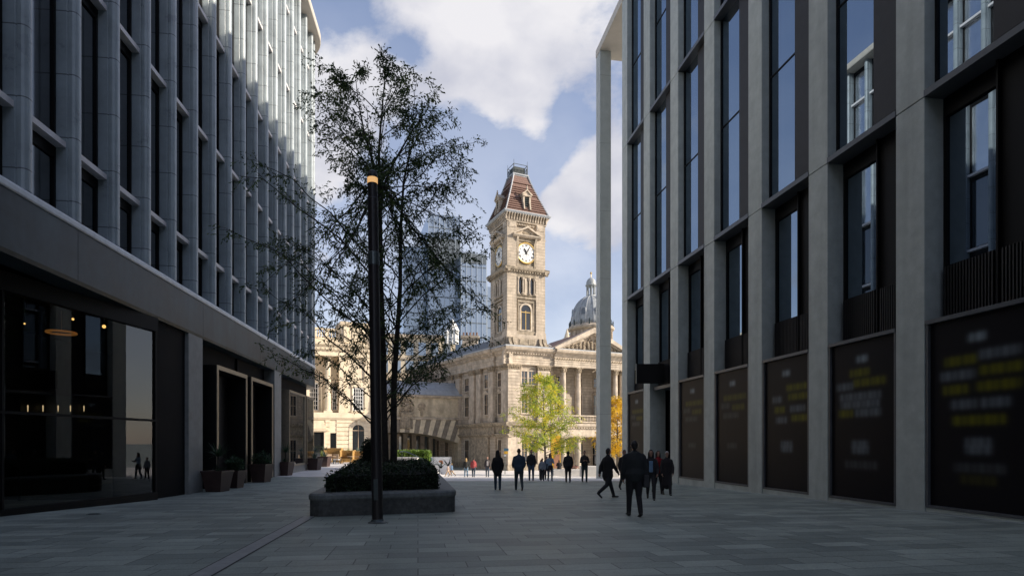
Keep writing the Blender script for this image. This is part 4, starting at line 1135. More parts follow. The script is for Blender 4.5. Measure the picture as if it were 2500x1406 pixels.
for a, b, n in ((-.3, 3.4, 0), (3.4, 10.95, .3), (10.95, 34, 0)):
    w.sprism([(-.6, 2.45), (.1 + n, 2.45), (.35 + n, 2.6), (.55 + n, 2.9), (.55 + n, 3.05), (-.6, 3.1)], a, b); w.sprism([(-.6, .95), (.02 + n, .95), (.12 + n, 1.1), (.3 + n, 1.25), (.3 + n, 1.4), (-.6, 1.4)], a, b)
    w.box(a, b, -.42, n - .02, 1.4, 2.45); w.box(a, b, -.42, n + .25, GZ, -3.0)
w.box(5.1, 10.8, -.1, .25, GZ, .95)
w.build('wing_string_course', M['weath'], MU)
for s0, s1 in ((2.25, 3.2), (11.9, 13.2), (16.05, 16.95), (18.9, 20.1), (22.4, 23.4), (25.8, 26.8)):
    museum_window(FW, MU, s0, s1, 8.3, 10.3, -.42); museum_window(FW, MU, s0, s1, 4.3, 7.3, -.42, ped=True); museum_window(FW, MU, s0, s1, -2.8, .5, -.42)
for s0, s1 in ((5.55, 6.5),):
    museum_window(FW, MU, s0, s1, 8.3, 10.3, -.1); museum_window(FW, MU, s0, s1, 4.3, 7.3, -.1, ped=True)
w = MB(FW); w.sprism([(-.9, 13.75), (-5.2, 16.9), (-5.6, 16.9), (-9.6, 13.75)], 4.5, 34); w.build('slate_roof', M['slate'], MU)
w = MB(FW); w.add([(.6, -1.0, 13.9), (4.5, -1.0, 13.9), (4.5, -5.2, 16.9), (2.6, -5.2, 16.2)], [[0, 1, 2, 3]]); w.build('tiled_hip', M['tile'], MU, recalc=False)
w = MB(FW); w.tube([(.6, -1, 14.0), (2.6, -5.2, 16.3)], .22, 6); w.tube([(4.5, -1, 13.95), (4.5, -5.2, 17)], .16, 6); w.tube([(4.5, -5.4, 16.98), (34, -5.4, 16.98)], .12, 5)
w.build('lead_hip', M['lead'], MU)

# ================================================================= stone bridge
FB = Frame((-8.57, 96.3), dF, nF)
BR = empty('stone_bridge', tuple(FB(-9, 0, GZ)), label='stone footbridge with a striped arch joining the two sandstone buildings', cat='bridge')
AC, AW, AZ, AR = -9.7, 9.6, 0.0, 1.75
def arcz(s):
    # flat segmental arch
    h = AR - AZ; r = (AW * AW + h * h) / (2 * h); x = s - AC
    return AR - r + math.sqrt(max(0, r * r - x * x))
n_ = 40
prof = [(AC + AW - 2 * AW * k / n_, arcz(AC + AW - 2 * AW * k / n_)) for k in range(n_ + 1)]
w = MB(FB); w.nprism([(1.5, GZ), (AC + AW, GZ)] + prof + [(AC - AW, GZ), (-21, GZ), (-21, 7.2), (1.5, 7.2)], -5, -.15)
w.build('wall', mat('bridge_stone', (.64, .53, .37), .8, .2, 1.0, .35, 10, stain=.4), BR)
wl, wd = MB(FB), MB(FB)
nv = 26
for k in range(nv):
    a0, a1 = AC - AW + 2 * AW * k / nv, AC - AW + 2 * AW * (k + 1) / nv
    def topx(a): return AC + (a - AC) * 1.13
    top = lambda a: 3.72
    m_ = wl if k % 2 else wd
    n1 = .04 if k % 2 else -.03
    m_.nprism([(a0 + .02, arcz(a0)), (a1 - .02, arcz(a1)), (topx(a1) - .02, top(a1)), (topx(a0) + .02, top(a0))], -.15, n1)
    if k % 2: 
        q = (a0 + a1) / 2; wl.nprism([(q - .03, arcz(q) + .2), (q + .03, arcz(q) + .2), (topx(q) + .03, 3.6), (topx(q) - .03, 3.6)], .04, .07)
wl.build('voussoir', mat('pale_voussoir', (.72, .61, .44), .8, .15, 2, .3, 12, stain=.3), BR); wd.build('recessed_voussoir', mat('grey_voussoir', (.26, .22, .17), .85, .2, 2, .3, 12), BR)
w = MB(FB); w.sprism([(-.15, 3.7), (.1, 3.74), (.2, 3.9), (.2, 4.05), (-.15, 4.1)], -21, .8)
w.sprism([(-5, 7.2), (.1, 7.2), (.3, 7.4), (.35, 7.6), (-5, 7.65)], -21, 1.2)
z = 4.2
while z < 7.1: w.box(-.2, .9, -.15, .08, z, z + .34); z += .45
w.build('moulding', M['stonep'], BR)
w = MB(FB); w.sprism([(.3, 7.65), (-.3, 8.5), (-1.8, 9.6), (-3.2, 9.6), (-5, 7.65)], -21, 1.4); w.build('roof', M['lead'], BR)
w = MB(FB); w.sprism([(-1.7, 9.58), (-1.9, 9.9), (-3.1, 9.9), (-3.2, 9.58)], -21, 1.2); w.build('roof_ridge', M['lead'], BR)
# coat of arms and roundel
w = MB(FB); c = -8.7
w.ell((c, -.1, 5.7), (.75, .28, .95), 14, 8); w.ell((c, .12, 5.7), (.42, .16, .55), 12, 6); w.ell((c, 0, 6.65), (.42, .25, .3), 10, 6)
for a in (-1, 1):
    w.tube([(c + a * .55, 0, 4.9), (c + a * .95, .05, 5.3), (c + a * .85, .05, 5.9), (c + a * .95, .05, 6.4), (c + a * .5, .05, 6.8)], [.14, .18, .15, .16, .1], 8); w.ell((c + a * .75, .08, 6.15), (.2, .15, .25), 8, 5); w.ell((c + a * .6, .08, 5.2), (.2, .14, .2), 8, 5)
w.build('coat_of_arms', M['carve'], BR)
w = MB(FB)
w.sprism([(-.15, 4.7), (.45, 4.7), (.5, 4.55), (.3, 4.1), (.25, 3.5), (.15, 2.3), (-.15, 2.2)], c - 1.0, c + 1.0); w.sprism([(-.15, 4.85), (.55, 4.85), (.55, 4.7), (-.15, 4.7)], c - 1.15, c + 1.15)
for k in range(5): w.box(c - .85 + k * .4, c - .75 + k * .4, .2, .36, 2.4, 4.4)
w.build('bracket', M['weath'], BR)
w = MB(FB); c = -6.2
w.nprism([(c + .66 * math.cos(a * math.pi / 10), 5.75 + .66 * math.sin(a * math.pi / 10)) for a in range(20)], -.15, -.02)
w.box(c - .2, c + .2, -.15, .02, 4.3, 5.1); w.nprism([(c + .42 * math.cos(a * math.pi / 8), 5.75 + .42 * math.sin(a * math.pi / 8)) for a in range(16)], -.02, .04)
w.build('roundel', M['carve'], BR)
# gatehouse wall seen through the arch
FG = Frame((-4.5, 108), dF, nF)
GH = empty('arcade_wall', tuple(FG(-14, 0, GZ)), label='pale arcade of narrow piers seen under the stone bridge', cat='wall')
w = MB(FG); w.box(-30, 4, -2, -.8, GZ, 12); w.box(-30, 4, -.8, .1, 2.0, 3.6); w.sprism([(-.8, 1.7), (.25, 1.75), (.35, 2.0), (-.8, 2.0)], -30, 4)
w.build('wall', M['darkwin'] if False else M['carve'], GH)
s = -29.0
while s < 3:
    w = MB(FG); w.box(s, s + .75, -.8, 0, GZ, 1.7); w.box(s - .08, s + .83, -.75, .06, 1.35, 1.69); w.build('pier', M['stonep'], GH)
    w = MB(FG); w.box(s + .76, s + 1.44, -.79, -.72, GZ, 1.3); w.build('opening', M['palewin'], GH)
    s += 1.5
w = MB(FG); w.box(-30, 4, -.8, .0, 3.6, 12.0); w.build('upper_wall', M['stone'], GH)

# ================================================================= council house extension (left)
FC = Frame((-20.9, 88.0), dF, nF)
CH = empty('civic_building', tuple(FC(-8, 0, GZ)), label='cream stone civic building with tall attached columns and a balustraded top', cat='civic building')
w = MB(FC); w.box(-34, 1.2, -10, -1.6, GZ, 15.6); w.box(-34, 1.2, -1.6, 0, GZ, 4.4)
for a in (-4.5, -13.5, -22.5): w.box(a, a + 4.9, -1.6, -.35, 4.4, 12.7)
w.box(1.2, 1.9, -10, -2.2, GZ, 15)
w.build('wall', M['creamp'], CH)
w = MB(FC)
z = -3.8
while z < 3.4: 
    for a, b in ((-34, -9.2), (-6.5, -5.85), (-4.95, -2.85), (-.85, 1.25)): w.box(a, b, 0, .1, z, z + .5)
    z += .62
w.build('rusticated_base', M['creamp'], CH)
w = MB(FC)
w.sprism([(0, 3.4), (.15, 3.4), (.35, 3.7), (.35, 3.95), (.2, 4.0), (.2, 4.4), (0, 4.45)], -34, 1.3)
w.sprism([(-1.7, 12.6), (.1, 12.6), (.1, 13.3), (.3, 13.4), (.55, 13.9), (.85, 14.1), (.9, 14.4), (-1.7, 14.5)], -34, 1.4)
dentils(w, -33.5, 1, .15, .45, 13.45, 13.7, .6, .3)
w.sprism([(-1.2, 14.5), (-.1, 14.5), (-.1, 15.0), (-1.2, 15.0)], -34, 1.3)
w.build('cornice', M['creamp'], CH)
for a in (-4.35, -13.2, -22.1):
    w = MB(FC); w.box(a, a + 5.2, -5, .1, 14.5, 17.2); w.sprism([(-5, 17.2), (.25, 17.2), (.4, 17.5), (.4, 17.65), (-5, 17.8)], a - .1, a + 5.3)
    w.box(a + 1.6, a + 3.6, .1, .2, 14.9, 16.8); w.box(a + .4, a + .9, .1, .35, 14.6, 17.1); w.box(a + 4.3, a + 4.8, .1, .35, 14.6, 17.1)
    w.build('attic_block', M['creamp'], CH)
for a, b in ((-8.0, -4.4), (-12.2, -8.1), (-17.0, -13.3), (-21, -17.2)):
    w = MB(FC); w.box(a, b, -.6, -.25, 15.0, 15.2); w.box(a, b, -.65, -.2, 16.35, 16.6); w.box(a - .0, a + .35, -.65, -.18, 15.2, 16.35); w.box(b - .35, b, -.65, -.18, 15.2, 16.35)
    w.box((a + b) / 2 - .3, (a + b) / 2 + .3, -.66, -.17, 15.2, 16.36)
    s = a + .6
    while s < b - .45:
        if abs(s - (a + b) / 2) > .42: w.lathe(s, -.42, [(.12, 15.2), (.07, 15.4), (.15, 15.75), (.07, 16.15), (.12, 16.35)], 7)
        s += .36
    w.build('balustrade', M['creamp'], CH)
for s in (-6.1, -10.2, -15.1, -19.3):
    w = MB(FC); column(w, FC, s, -.55, 4.45, 12.6, .45, rc); o = w.build('column', M['creamp'], CH); w = MB(FC); colcap(w, s, -.55, 12.6, .45); w.build('capital', M['carve'], o)
for s in (-4.2, -.55):
    w = MB(FC); w.box(s - .35, s + .35, -.35, -.1, 4.45, 12.6); w.box(s - .42, s + .42, -.35, -.02, 4.45, 4.9); w.box(s - .42, s + .42, -.35, 0, 12.0, 12.59); w.build('pilaster', M['creamp'], CH)
def sash(F, parent, s0, s1, z0, z1, n, cols_=4, rows_=6):
    w = MB(F); f = .14
    w.box(s0 - f - .12, s0 - f, n, n + .16, z0 - .1, z1 + .25); w.box(s1 + f, s1 + f + .12, n, n + .16, z0 - .1, z1 + .25); w.box(s0 - .4, s1 + .4, n, n + .3, z0 - .35, z0 - .1); w.box(s0 - .35, s1 + .35, n, n + .28, z1 + .25, z1 + .5)
    c_, r_ = (s0 + s1) / 2, (s1 - s0) / 2 + .3
    w.nprism([(c_ + r_ * math.cos(math.pi * k / 10), z1 + .5 + .6 * math.sin(math.pi * k / 10)) for k in range(11)], n, n + .25)
    o = w.build('window', M['creamp'], parent)
    w = MB(F); w.box(s0 - f, s0, n, n + .1, z0 - .1, z1 + .25); w.box(s1, s1 + f, n, n + .1, z0 - .1, z1 + .25); w.box(s0, s1, n, n + .1, z1, z1 + .25); w.box(s0, s1, n, n + .1, z0 - .1, z0)
    for k in range(1, cols_): x = s0 + (s1 - s0) * k / cols_; w.box(x - .035, x + .035, n + .02, n + .07, z0, z1)
    for k in range(1, rows_): z = z0 + (z1 - z0) * k / rows_; w.box(s0, s1, n + .02, n + .065, z - .03, z + .03)
    w.build('sash_frame', M['white'], o)
    w = MB(F); w.box(s0, s1, n - .02, n + .02, z0, z1); w.build('pane', M['darkwin'], o)
sash(FC, CH, -2.45, -1.2, 4.9, 8.0, -.35); 
for s in (-8.0, -12.4, -17.2): sash(FC, CH, s - .6, s + .6, 4.9, 8.6, -1.6)
sash(FC, CH, -5.2, -4.75, 5.0, 8.2, -1.6, 2, 6)
for s in (-1.85, -10.9, -19.9):
    w = MB(FC); po, pi = arch(s - 1.35, s + 1.35, -3.9, 1.9, 12), arch(s - .85, s + .85, -3.0, 1.9, 12)
    n2 = len(po); w.add([(a, .16, b) for a, b in po] + [(a, .16, b) for a, b in pi] + [(a, -.02, b) for a, b in po] + [(a, -.02, b) for a, b in pi],
        sum([[[i, (i + 1) % n2, n2 + (i + 1) % n2, n2 + i], [n2 + i, n2 + (i + 1) % n2, 3 * n2 + (i + 1) % n2, 3 * n2 + i], [i, 2 * n2 + i, 2 * n2 + (i + 1) % n2, (i + 1) % n2]] for i in range(n2)], []))
    o = w.build('arched_window', M['cream'], CH, recalc=False)
    w = MB(FC); w.nprism(pi, .0, .03); w.build('pane', M['darkwin'], o)
    w = MB(FC); w.box(s - .03, s + .03, .03, .07, -3, 2.6); w.box(s - .85, s + .85, .03, .07, 1.85, 1.93); w.build('glazing_bar', M['wicker'], o)
    w = MB(FC); w.box(s - .2, s + .2, .16, .4, 2.7, 3.4); w.build('keystone', M['creamp'], CH)
w = MB(FC); w.box(-5.8, -5.0, -.0, .03, -3.0, 2.1 - .6); w.build('slot_window', M['darkwin'], CH)
w = MB(FC); w.box(-8.9, -6.7, .0, .03, -3.9, 1.6); o = w.build('doorway', M['darkwin'], CH)
w = MB(FC); w.box(-9.2, -8.9, 0, .3, -3.9, 1.7); w.box(-6.7, -6.4, 0, .3, -3.9, 1.7); w.sprism([(0, 1.7), (.5, 1.75), (.6, 2.0), (0, 2.1)], -9.4, -6.2)
w.nprism([(-7.8 + 1.4 * math.cos(math.pi * k / 10), 2.1 + 1.2 * math.sin(math.pi * k / 10)) for k in range(11)], 0, .2); w.build('door_hood', M['creamp'], o)

# ================================================================= pale block, domed hall, glass towers
PB = empty('office_block', (-24, 142, GZ), label='pale stone office block with rows of windows behind the bridge', cat='office block')
FP_ = Frame((-40, 136), (.985, .17), (.17, -.985))
w = MB(FP_); w.box(0, 27, -14, 0, GZ, 24.6); w.build('wall', M['creamp'], PB)
w = MB(FP_); w.box(-.3, 27.3, -.2, .5, 24.6, 25.4); w.box(-.2, 27.2, 0, .3, 19.6, 20.0); w.box(-.2, 27.2, 0, .3, 15.2, 15.6); w.build('cornice', M['stonep'], PB)
for z in (16.2, 20.6, 11.5, 7):
    for k in range(9):
        w = MB(FP_); w.box(1 + k * 2.9, 2.7 + k * 2.9, .0, .1, z, z + 3.0); w.build('window', M['tower'], PB)
for u_, h_ in ((1092, 27.0), (1105, 28.5), (1112, 27.6)):
    e = empty('roof_turret', ((u_ - CX) / FPX * 138, 138, 23), label='small white pointed turret beside the chimney stack', cat='turret', group='white pointed turrets on the far roofline')
    w = MB(); x = (u_ - CX) / FPX * 138; w.lathe(x, 138, [(.75, 23), (.75, h_ - 1.6), (.95, h_ - 1.55), (.02, h_ + .4)], 8); w.build('body', M['white'], e)
e = empty('chimney_stack', ((1148 - CX) / FPX * 125, 125, 18), label='sandstone chimney stack with clay pots left of the tower', cat='chimney')
x = (1148 - CX) / FPX * 125
w = MB(); w.box(x - 1.6, x + 1.6, 124, 126, 16, 22); w.box(x - 1.9, x + 1.9, 123.8, 126.2, 22, 22.5); w.build('stack', M['stonep'], e)
w = MB(); [w.lathe(x - 1.4 + k * .7, 125, [(.22, 22.5), (.18, 23.2), (.24, 23.3)], 8) for k in range(5)]; w.build('chimney_pot', M['tile'], e)

DX, DY = 17.3, 130.0
DH = empty('domed_hall', (DX, DY, GZ), label='civic hall with a grey ribbed dome and lantern behind the portico', cat='hall')
w = MB(); w.box(DX - 9, DX + 9, DY - 6, DY + 12, GZ, 19); w.build('wall', M['stonep'], DH)
w = MB(); w.lathe(DX, DY, [(4.6, 19), (4.6, 21.2), (4.9, 21.4), (4.9, 21.8), (4.35, 22), (4.35, 24.2), (5.0, 24.6), (5.1, 25.0), (4.7, 25.4), (4.55, 25.6)], 32); w.build('drum', M['stonep'], DH)
w = MB()
for k in range(16):
    a = 2 * math.pi * (k + .5) / 16; w.lathe(DX + 4.5 * math.cos(a), DY + 4.5 * math.sin(a), [(.22, 21.8), (.2, 24.2)], 6)
w.build('drum_column', M['stonep'], DH)
prof = [(4.4 * math.cos(t * math.pi / 2 / 12 * .93) ** .9, 25.5 + 6.6 * math.sin(t * math.pi / 2 / 12 * .93)) for t in range(13)]
w = MB(); w.lathe(DX, DY, prof, 48); w.build('dome', M['copper'], DH, smooth=True)
w = MB()
for k in range(16):
    a = 2 * math.pi * k / 16; w.tube([(DX + (r + .03) * math.cos(a), DY + (r + .03) * math.sin(a), z) for r, z in prof], .13, 5)
w.build('rib', M['lead'], DH)
for k in range(8):
    a = -math.pi / 2 + .25 + k * math.pi / 4; r = 4.0
    o = None
    w = MB(); cx_, cy_ = DX + r * math.cos(a), DY + r * math.sin(a)
    fr = Frame((cx_, cy_), (-math.sin(a), math.cos(a)), (math.cos(a), math.sin(a)))
    w = MB(fr); w.nprism(arch(-.62, .62, 27.2, 28.5, 8), -1.2, .28); o = w.build('dormer', M['lead'], DH); w = MB(fr); w.nprism(arch(-.42, .42, 27.5, 28.4, 8), .28, .3); w.build('opening', M['darkwin'], o)
w = MB()
for k in range(16):
    a = 2 * math.pi * (k + .5) / 16; w.lathe(DX + 4.75 * math.cos(a), DY + 4.75 * math.sin(a), [(.16, 25.2), (.12, 26.0), (.18, 26.1), (.03, 26.6)], 6)
w.build('finial', M['ironw'], DH)
w = MB(); w.lathe(DX, DY, [(1.25, 31.6), (1.05, 32.2), (1.05, 32.3), (.9, 32.3)], 16)
for k in range(8):
    a = 2 * math.pi * k / 8; w.lathe(DX + .9 * math.cos(a), DY + .9 * math.sin(a), [(.16, 32.3), (.13, 34.4)], 6)
w.lathe(DX, DY, [(1.0, 34.2), (1.25, 34.4), (1.25, 34.6), (1.08, 34.7), (1.04, 35.2), (.85, 35.7), (.5, 36.05), (.15, 36.2), (.1, 36.3)], 16)
w.build('lantern', M['copper'], DH)
w = MB(); w.tube([(DX, DY, 36.2), (DX, DY, 37.0)], .08, 6); w.ell((DX, DY, 37.2), .24, 8, 6); w.tube([(DX, DY, 37.3), (DX, DY, 37.6)], .05, 5)
w.build('gilt_finial', M['gold'], DH)
e = empty('roof_turret', (11.6, 126, 19), label='small pale turret with a conical cap left of the dome', cat='turret')
w = MB(); w.lathe(11.7, 126, [(.75, 17), (.75, 21.6), (.95, 21.8), (.95, 22.2), (.7, 22.3), (.02, 24.4)], 10); w.build('body', M['creamp'], e)

def skyscraper(u0, u1, vt, Y, depth, label, band=None, ang=(.96, .28)):
    x0, x1 = (u0 - CX) / FPX * Y, (u1 - CX) / FPX * Y
    F = Frame((x0, Y), ang, (ang[1], -ang[0])); L_ = (x1 - x0) / (ang[0] - ang[1] * (x1 / Y)); zt = (YH - vt) / FPX * Y
    e = empty('glass_skyscraper', tuple(F(L_ / 2, -depth / 2, GZ)), label=label, cat='skyscraper')
    w = MB(F); w.box(0, L_, -depth, 0, GZ, zt); w.build('glazing', M['tower'], e)
    w = MB(F); s = .0
    while s < L_ + .1: w.box(s, s + .22, 0, .3, GZ, zt + 2.0); s += 2.7
    s = 0
    while s < depth: w.box(L_, L_ + .3, -s - .22, -s, GZ, zt + 2.0); s += 3
    w.build('mullion', M['mull'], e)
    w = MB(F)
    z = 4
    while z < zt - 2: w.box(.0, L_, .0, .12, z, z + .5); z += 7
    if band: w.box(0, L_, 0, .2, band[0], band[1])
    w.build('floor_line', M['towerd'], e)
skyscraper(1046, 1123, 521, 300, 30, 'tallest block of the blue glass skyscraper with a dark band', band=(88, 104))
skyscraper(1125, 1187, 620, 296, 30, 'mid height block of the blue glass skyscraper right of the tallest', band=(90, 95))
skyscraper(1189, 1214, 700, 310, 30, 'low narrow blue glass block beside the clock tower')
skyscraper(985, 1045, 600, 305, 30, 'left block of the blue glass skyscraper behind the tree')
# ================================================================= planter, hedge, trees, lamp
def G(x, y): return ground(x, y)
PLc = (-3.6, 18.6)
e = empty('raised_planter', (PLc[0], PLc[1], -1.9), label='low dark granite planter wall round the big tree', cat='planter')
def rrect(corners, r, n=6):
    out = []; m_ = len(corners)
    for i in range(m_):
        p = Vector(corners[i]); a = (Vector(corners[i - 1]) - p).normalized(); b = (Vector(corners[(i + 1) % m_]) - p).normalized()
        ang = a.angle(b); d = r / math.tan(ang / 2); p0 = p + a * d; p1 = p + b * d
        cc = p + (a + b).normalized() * (r / math.sin(ang / 2))
        for k in range(n + 1):
            t = k / n; q = p0.lerp(p1, t); q = cc + (q - cc).normalized() * r
            out.append((q.x, q.y))
    return out
PO = rrect([(-4.85, 14.05), (-1.45, 15.35), (-2.95, 24.0), (-6.35, 23.2)], .35)
def inset(poly, d):
    cx = sum(p[0] for p in poly) / len(poly); cy = sum(p[1] for p in poly) / len(poly); n = len(poly); out = []
    for i in range(n):
        p0, p1, p2 = Vector(poly[i - 1]), Vector(poly[i]), Vector(poly[(i + 1) % n])
        t = ((p1 - p0).normalized() + (p2 - p1).normalized()).normalized(); nrm = Vector((-t.y, t.x))
        if nrm.dot(Vector((cx, cy)) - p1) < 0: nrm = -nrm
        out.append(tuple(p1 + nrm * d))
    return out
ZT = -1.20
def ringwall(m, po, pi, z0, z1):
    n = len(po)
    m.raw([(*p, z0) for p in po] + [(*p, z1) for p in po] + [(*p, z1) for p in pi] + [(*p, z0) for p in pi],
          sum([[[i, (i + 1) % n, n + (i + 1) % n, n + i], [n + i, n + (i + 1) % n, 2 * n + (i + 1) % n, 2 * n + i], [2 * n + i, 2 * n + (i + 1) % n, 3 * n + (i + 1) % n, 3 * n + i]] for i in range(n)], []))
w = MB(); ringwall(w, PO, inset(PO, .44), -2.6, ZT - .17); w.build('wall', M['planter'], e)
w = MB()
o1, i1 = inset(PO, -.02), inset(PO, .46); n = len(PO)
lv = [(inset(PO, -.01), ZT - .168), (inset(PO, -.03), ZT - .13), (inset(PO, -.03), ZT - .05), (inset(PO, .0), ZT - .012), (inset(PO, .03), ZT), (i1, ZT), (i1, ZT - .168)]
w.raw(sum([[(*p, z) for p in P_] for P_, z in lv], []), [[k * n + i, k * n + (i + 1) % n, (k + 1) * n + (i + 1) % n, (k + 1) * n + i] for k in range(6) for i in range(n)])
w.build('coping', M['plcope'], e)
w = MB(); pi = inset(PO, .4); w.raw([(*p, ZT - .08) for p in pi], [list(range(n))]); w.build('soil', M['soil'], e)

def leaf_cloud(m, pts, size, rg, up=.3, asp=.45, tones=None):
    """one small pointed leaf (two triangles folded) per point"""
    for p in pts:
        a = rg.uniform(0, 6.283); t = rg.uniform(-.9, .9)
        d = Vector((math.cos(a) * math.cos(t), math.sin(a) * math.cos(t), math.sin(t) * up + rg.uniform(-.3, .3))).normalized()
        q = Vector((rg.uniform(-1, 1), rg.uniform(-1, 1), rg.uniform(-1, 1))); sd = d.cross(q)
        if sd.length < .1: sd = d.cross(Vector((0, 0, 1)))
        sd.normalize(); L_ = size * rg.uniform(.7, 1.3); p = Vector(p)
        m.raw([tuple(p), tuple(p + d * L_ * .5 + sd * L_ * asp * .5), tuple(p + d * L_), tuple(p + d * L_ * .5 - sd * L_ * asp * .5)], [[0, 1, 2, 3]])
        tv = rg.random(); tones += [tv] * 4
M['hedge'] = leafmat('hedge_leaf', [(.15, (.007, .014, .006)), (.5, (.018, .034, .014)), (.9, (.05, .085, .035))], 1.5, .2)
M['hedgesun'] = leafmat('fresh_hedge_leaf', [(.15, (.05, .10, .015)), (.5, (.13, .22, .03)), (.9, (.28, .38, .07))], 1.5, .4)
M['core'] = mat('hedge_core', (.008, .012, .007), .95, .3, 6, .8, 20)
# hedge: surface leaves over a dark core
H = inset(PO, .52)
e = empty('clipped_hedge', (PLc[0], PLc[1], ZT), label='dark clipped hedge filling the granite planter', cat='hedge')
w = MB(); core = [(p[0] * .0 + p[0], p[1]) for p in inset(PO, .60)]
def htop(x, y):
    return -.69 + .02 * sstep(15.5, 19, y) + .04 * math.sin(x * 1.7 + y * .8)
cn = len(core); cx = sum(p[0] for p in core) / cn; cy = sum(p[1] for p in core) / cn
rings = [(1.0, -1.28), (1.0, -.85), (.97, -.72)]
pts = [(*p, -1.28) for p in core] + [(*p, htop(*p) - .12) for p in core] + [(cx + (p[0] - cx) * .5, cy + (p[1] - cy) * .5, htop(cx, cy) + .0) for p in core] + [(cx, cy, htop(cx, cy) + .02)]
w.raw(pts, [[k * cn + i, k * cn + (i + 1) % cn, (k + 1) * cn + (i + 1) % cn, (k + 1) * cn + i] for k in range(2) for i in range(cn)] + [[2 * cn + i, 2 * cn + (i + 1) % cn, 3 * cn] for i in range(cn)])
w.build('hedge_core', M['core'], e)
rg = random.Random(11); P_ = []
per = [((Vector(H[(i + 1) % len(H)]) - Vector(H[i])).length) for i in range(len(H))]; tot = sum(per)
for k in range(9500):
    r = rg.uniform(0, tot); i = 0
    while r > per[i]: r -= per[i]; i += 1
    q = Vector(H[i]).lerp(Vector(H[(i + 1) % len(H)]), r / per[i]); j = rg.uniform(-.03, .03)
    P_.append((q.x + j, q.y + j, rg.uniform(-1.22, htop(q.x, q.y) - .02)))
def inpoly(x, y, poly):
    c = False; n = len(poly)
    for i in range(n):
        a, b = poly[i], poly[i - 1]
        if (a[1] > y) != (b[1] > y) and x < (b[0] - a[0]) * (y - a[1]) / (b[1] - a[1]) + a[0]: c = not c
    return c
k = 0
while k < 9500:
    x, y = rg.uniform(-6.5, -1.3), rg.uniform(14, 24)
    if inpoly(x, y, H): P_.append((x, y, htop(x, y) + rg.uniform(-.06, .07))); k += 1
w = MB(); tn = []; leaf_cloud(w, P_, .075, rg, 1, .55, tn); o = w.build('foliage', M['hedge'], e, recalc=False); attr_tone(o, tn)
# ferns and a dark rounded shrub inside the hedge
e = empty('fern', (-2.9, 17.2, ZT + .45), label='loose dark fern growing out of the hedge beside the trunks', cat='fern')
w = MB(); tn = []
for k in range(10): tn += blades(w, -3.1 + rg.uniform(-.9, 1.2), 17.3 + rg.uniform(-.9, 1.8), htop(-3, 17) - .05, 14, .42, 1.0, rg, .022)
o = w.build('foliage', M['dleaf'], e, recalc=False); attr_tone(o, tn)
sx, sy2 = (903 - CX) / FPX * 19.6, 19.6
e = empty('round_shrub', (sx, sy2, ZT), label='dark rounded shrub left of the tree trunks in the planter', cat='shrub')
w = MB(); w.ell((sx, sy2, -.42), (.24, .24, .5), 12, 8); w.tube([(sx, sy2, ZT), (sx, sy2, -.3)], .04, 6); w.build('stem', M['core'], e)
P_ = []
for k in range(2600):
    a, b = rg.uniform(0, 6.283), math.acos(rg.uniform(-1, 1)); rr = rg.uniform(.85, 1.15)
    P_.append((sx + .27 * rr * math.sin(b) * math.cos(a), sy2 + .27 * rr * math.sin(b) * math.sin(a), -.42 + .55 * rr * math.cos(b)))
w = MB(); tn = []; leaf_cloud(w, P_, .06, rg, 1, .55, tn); o = w.build('foliage', M['hedge'], e, recalc=False); attr_tone(o, tn)

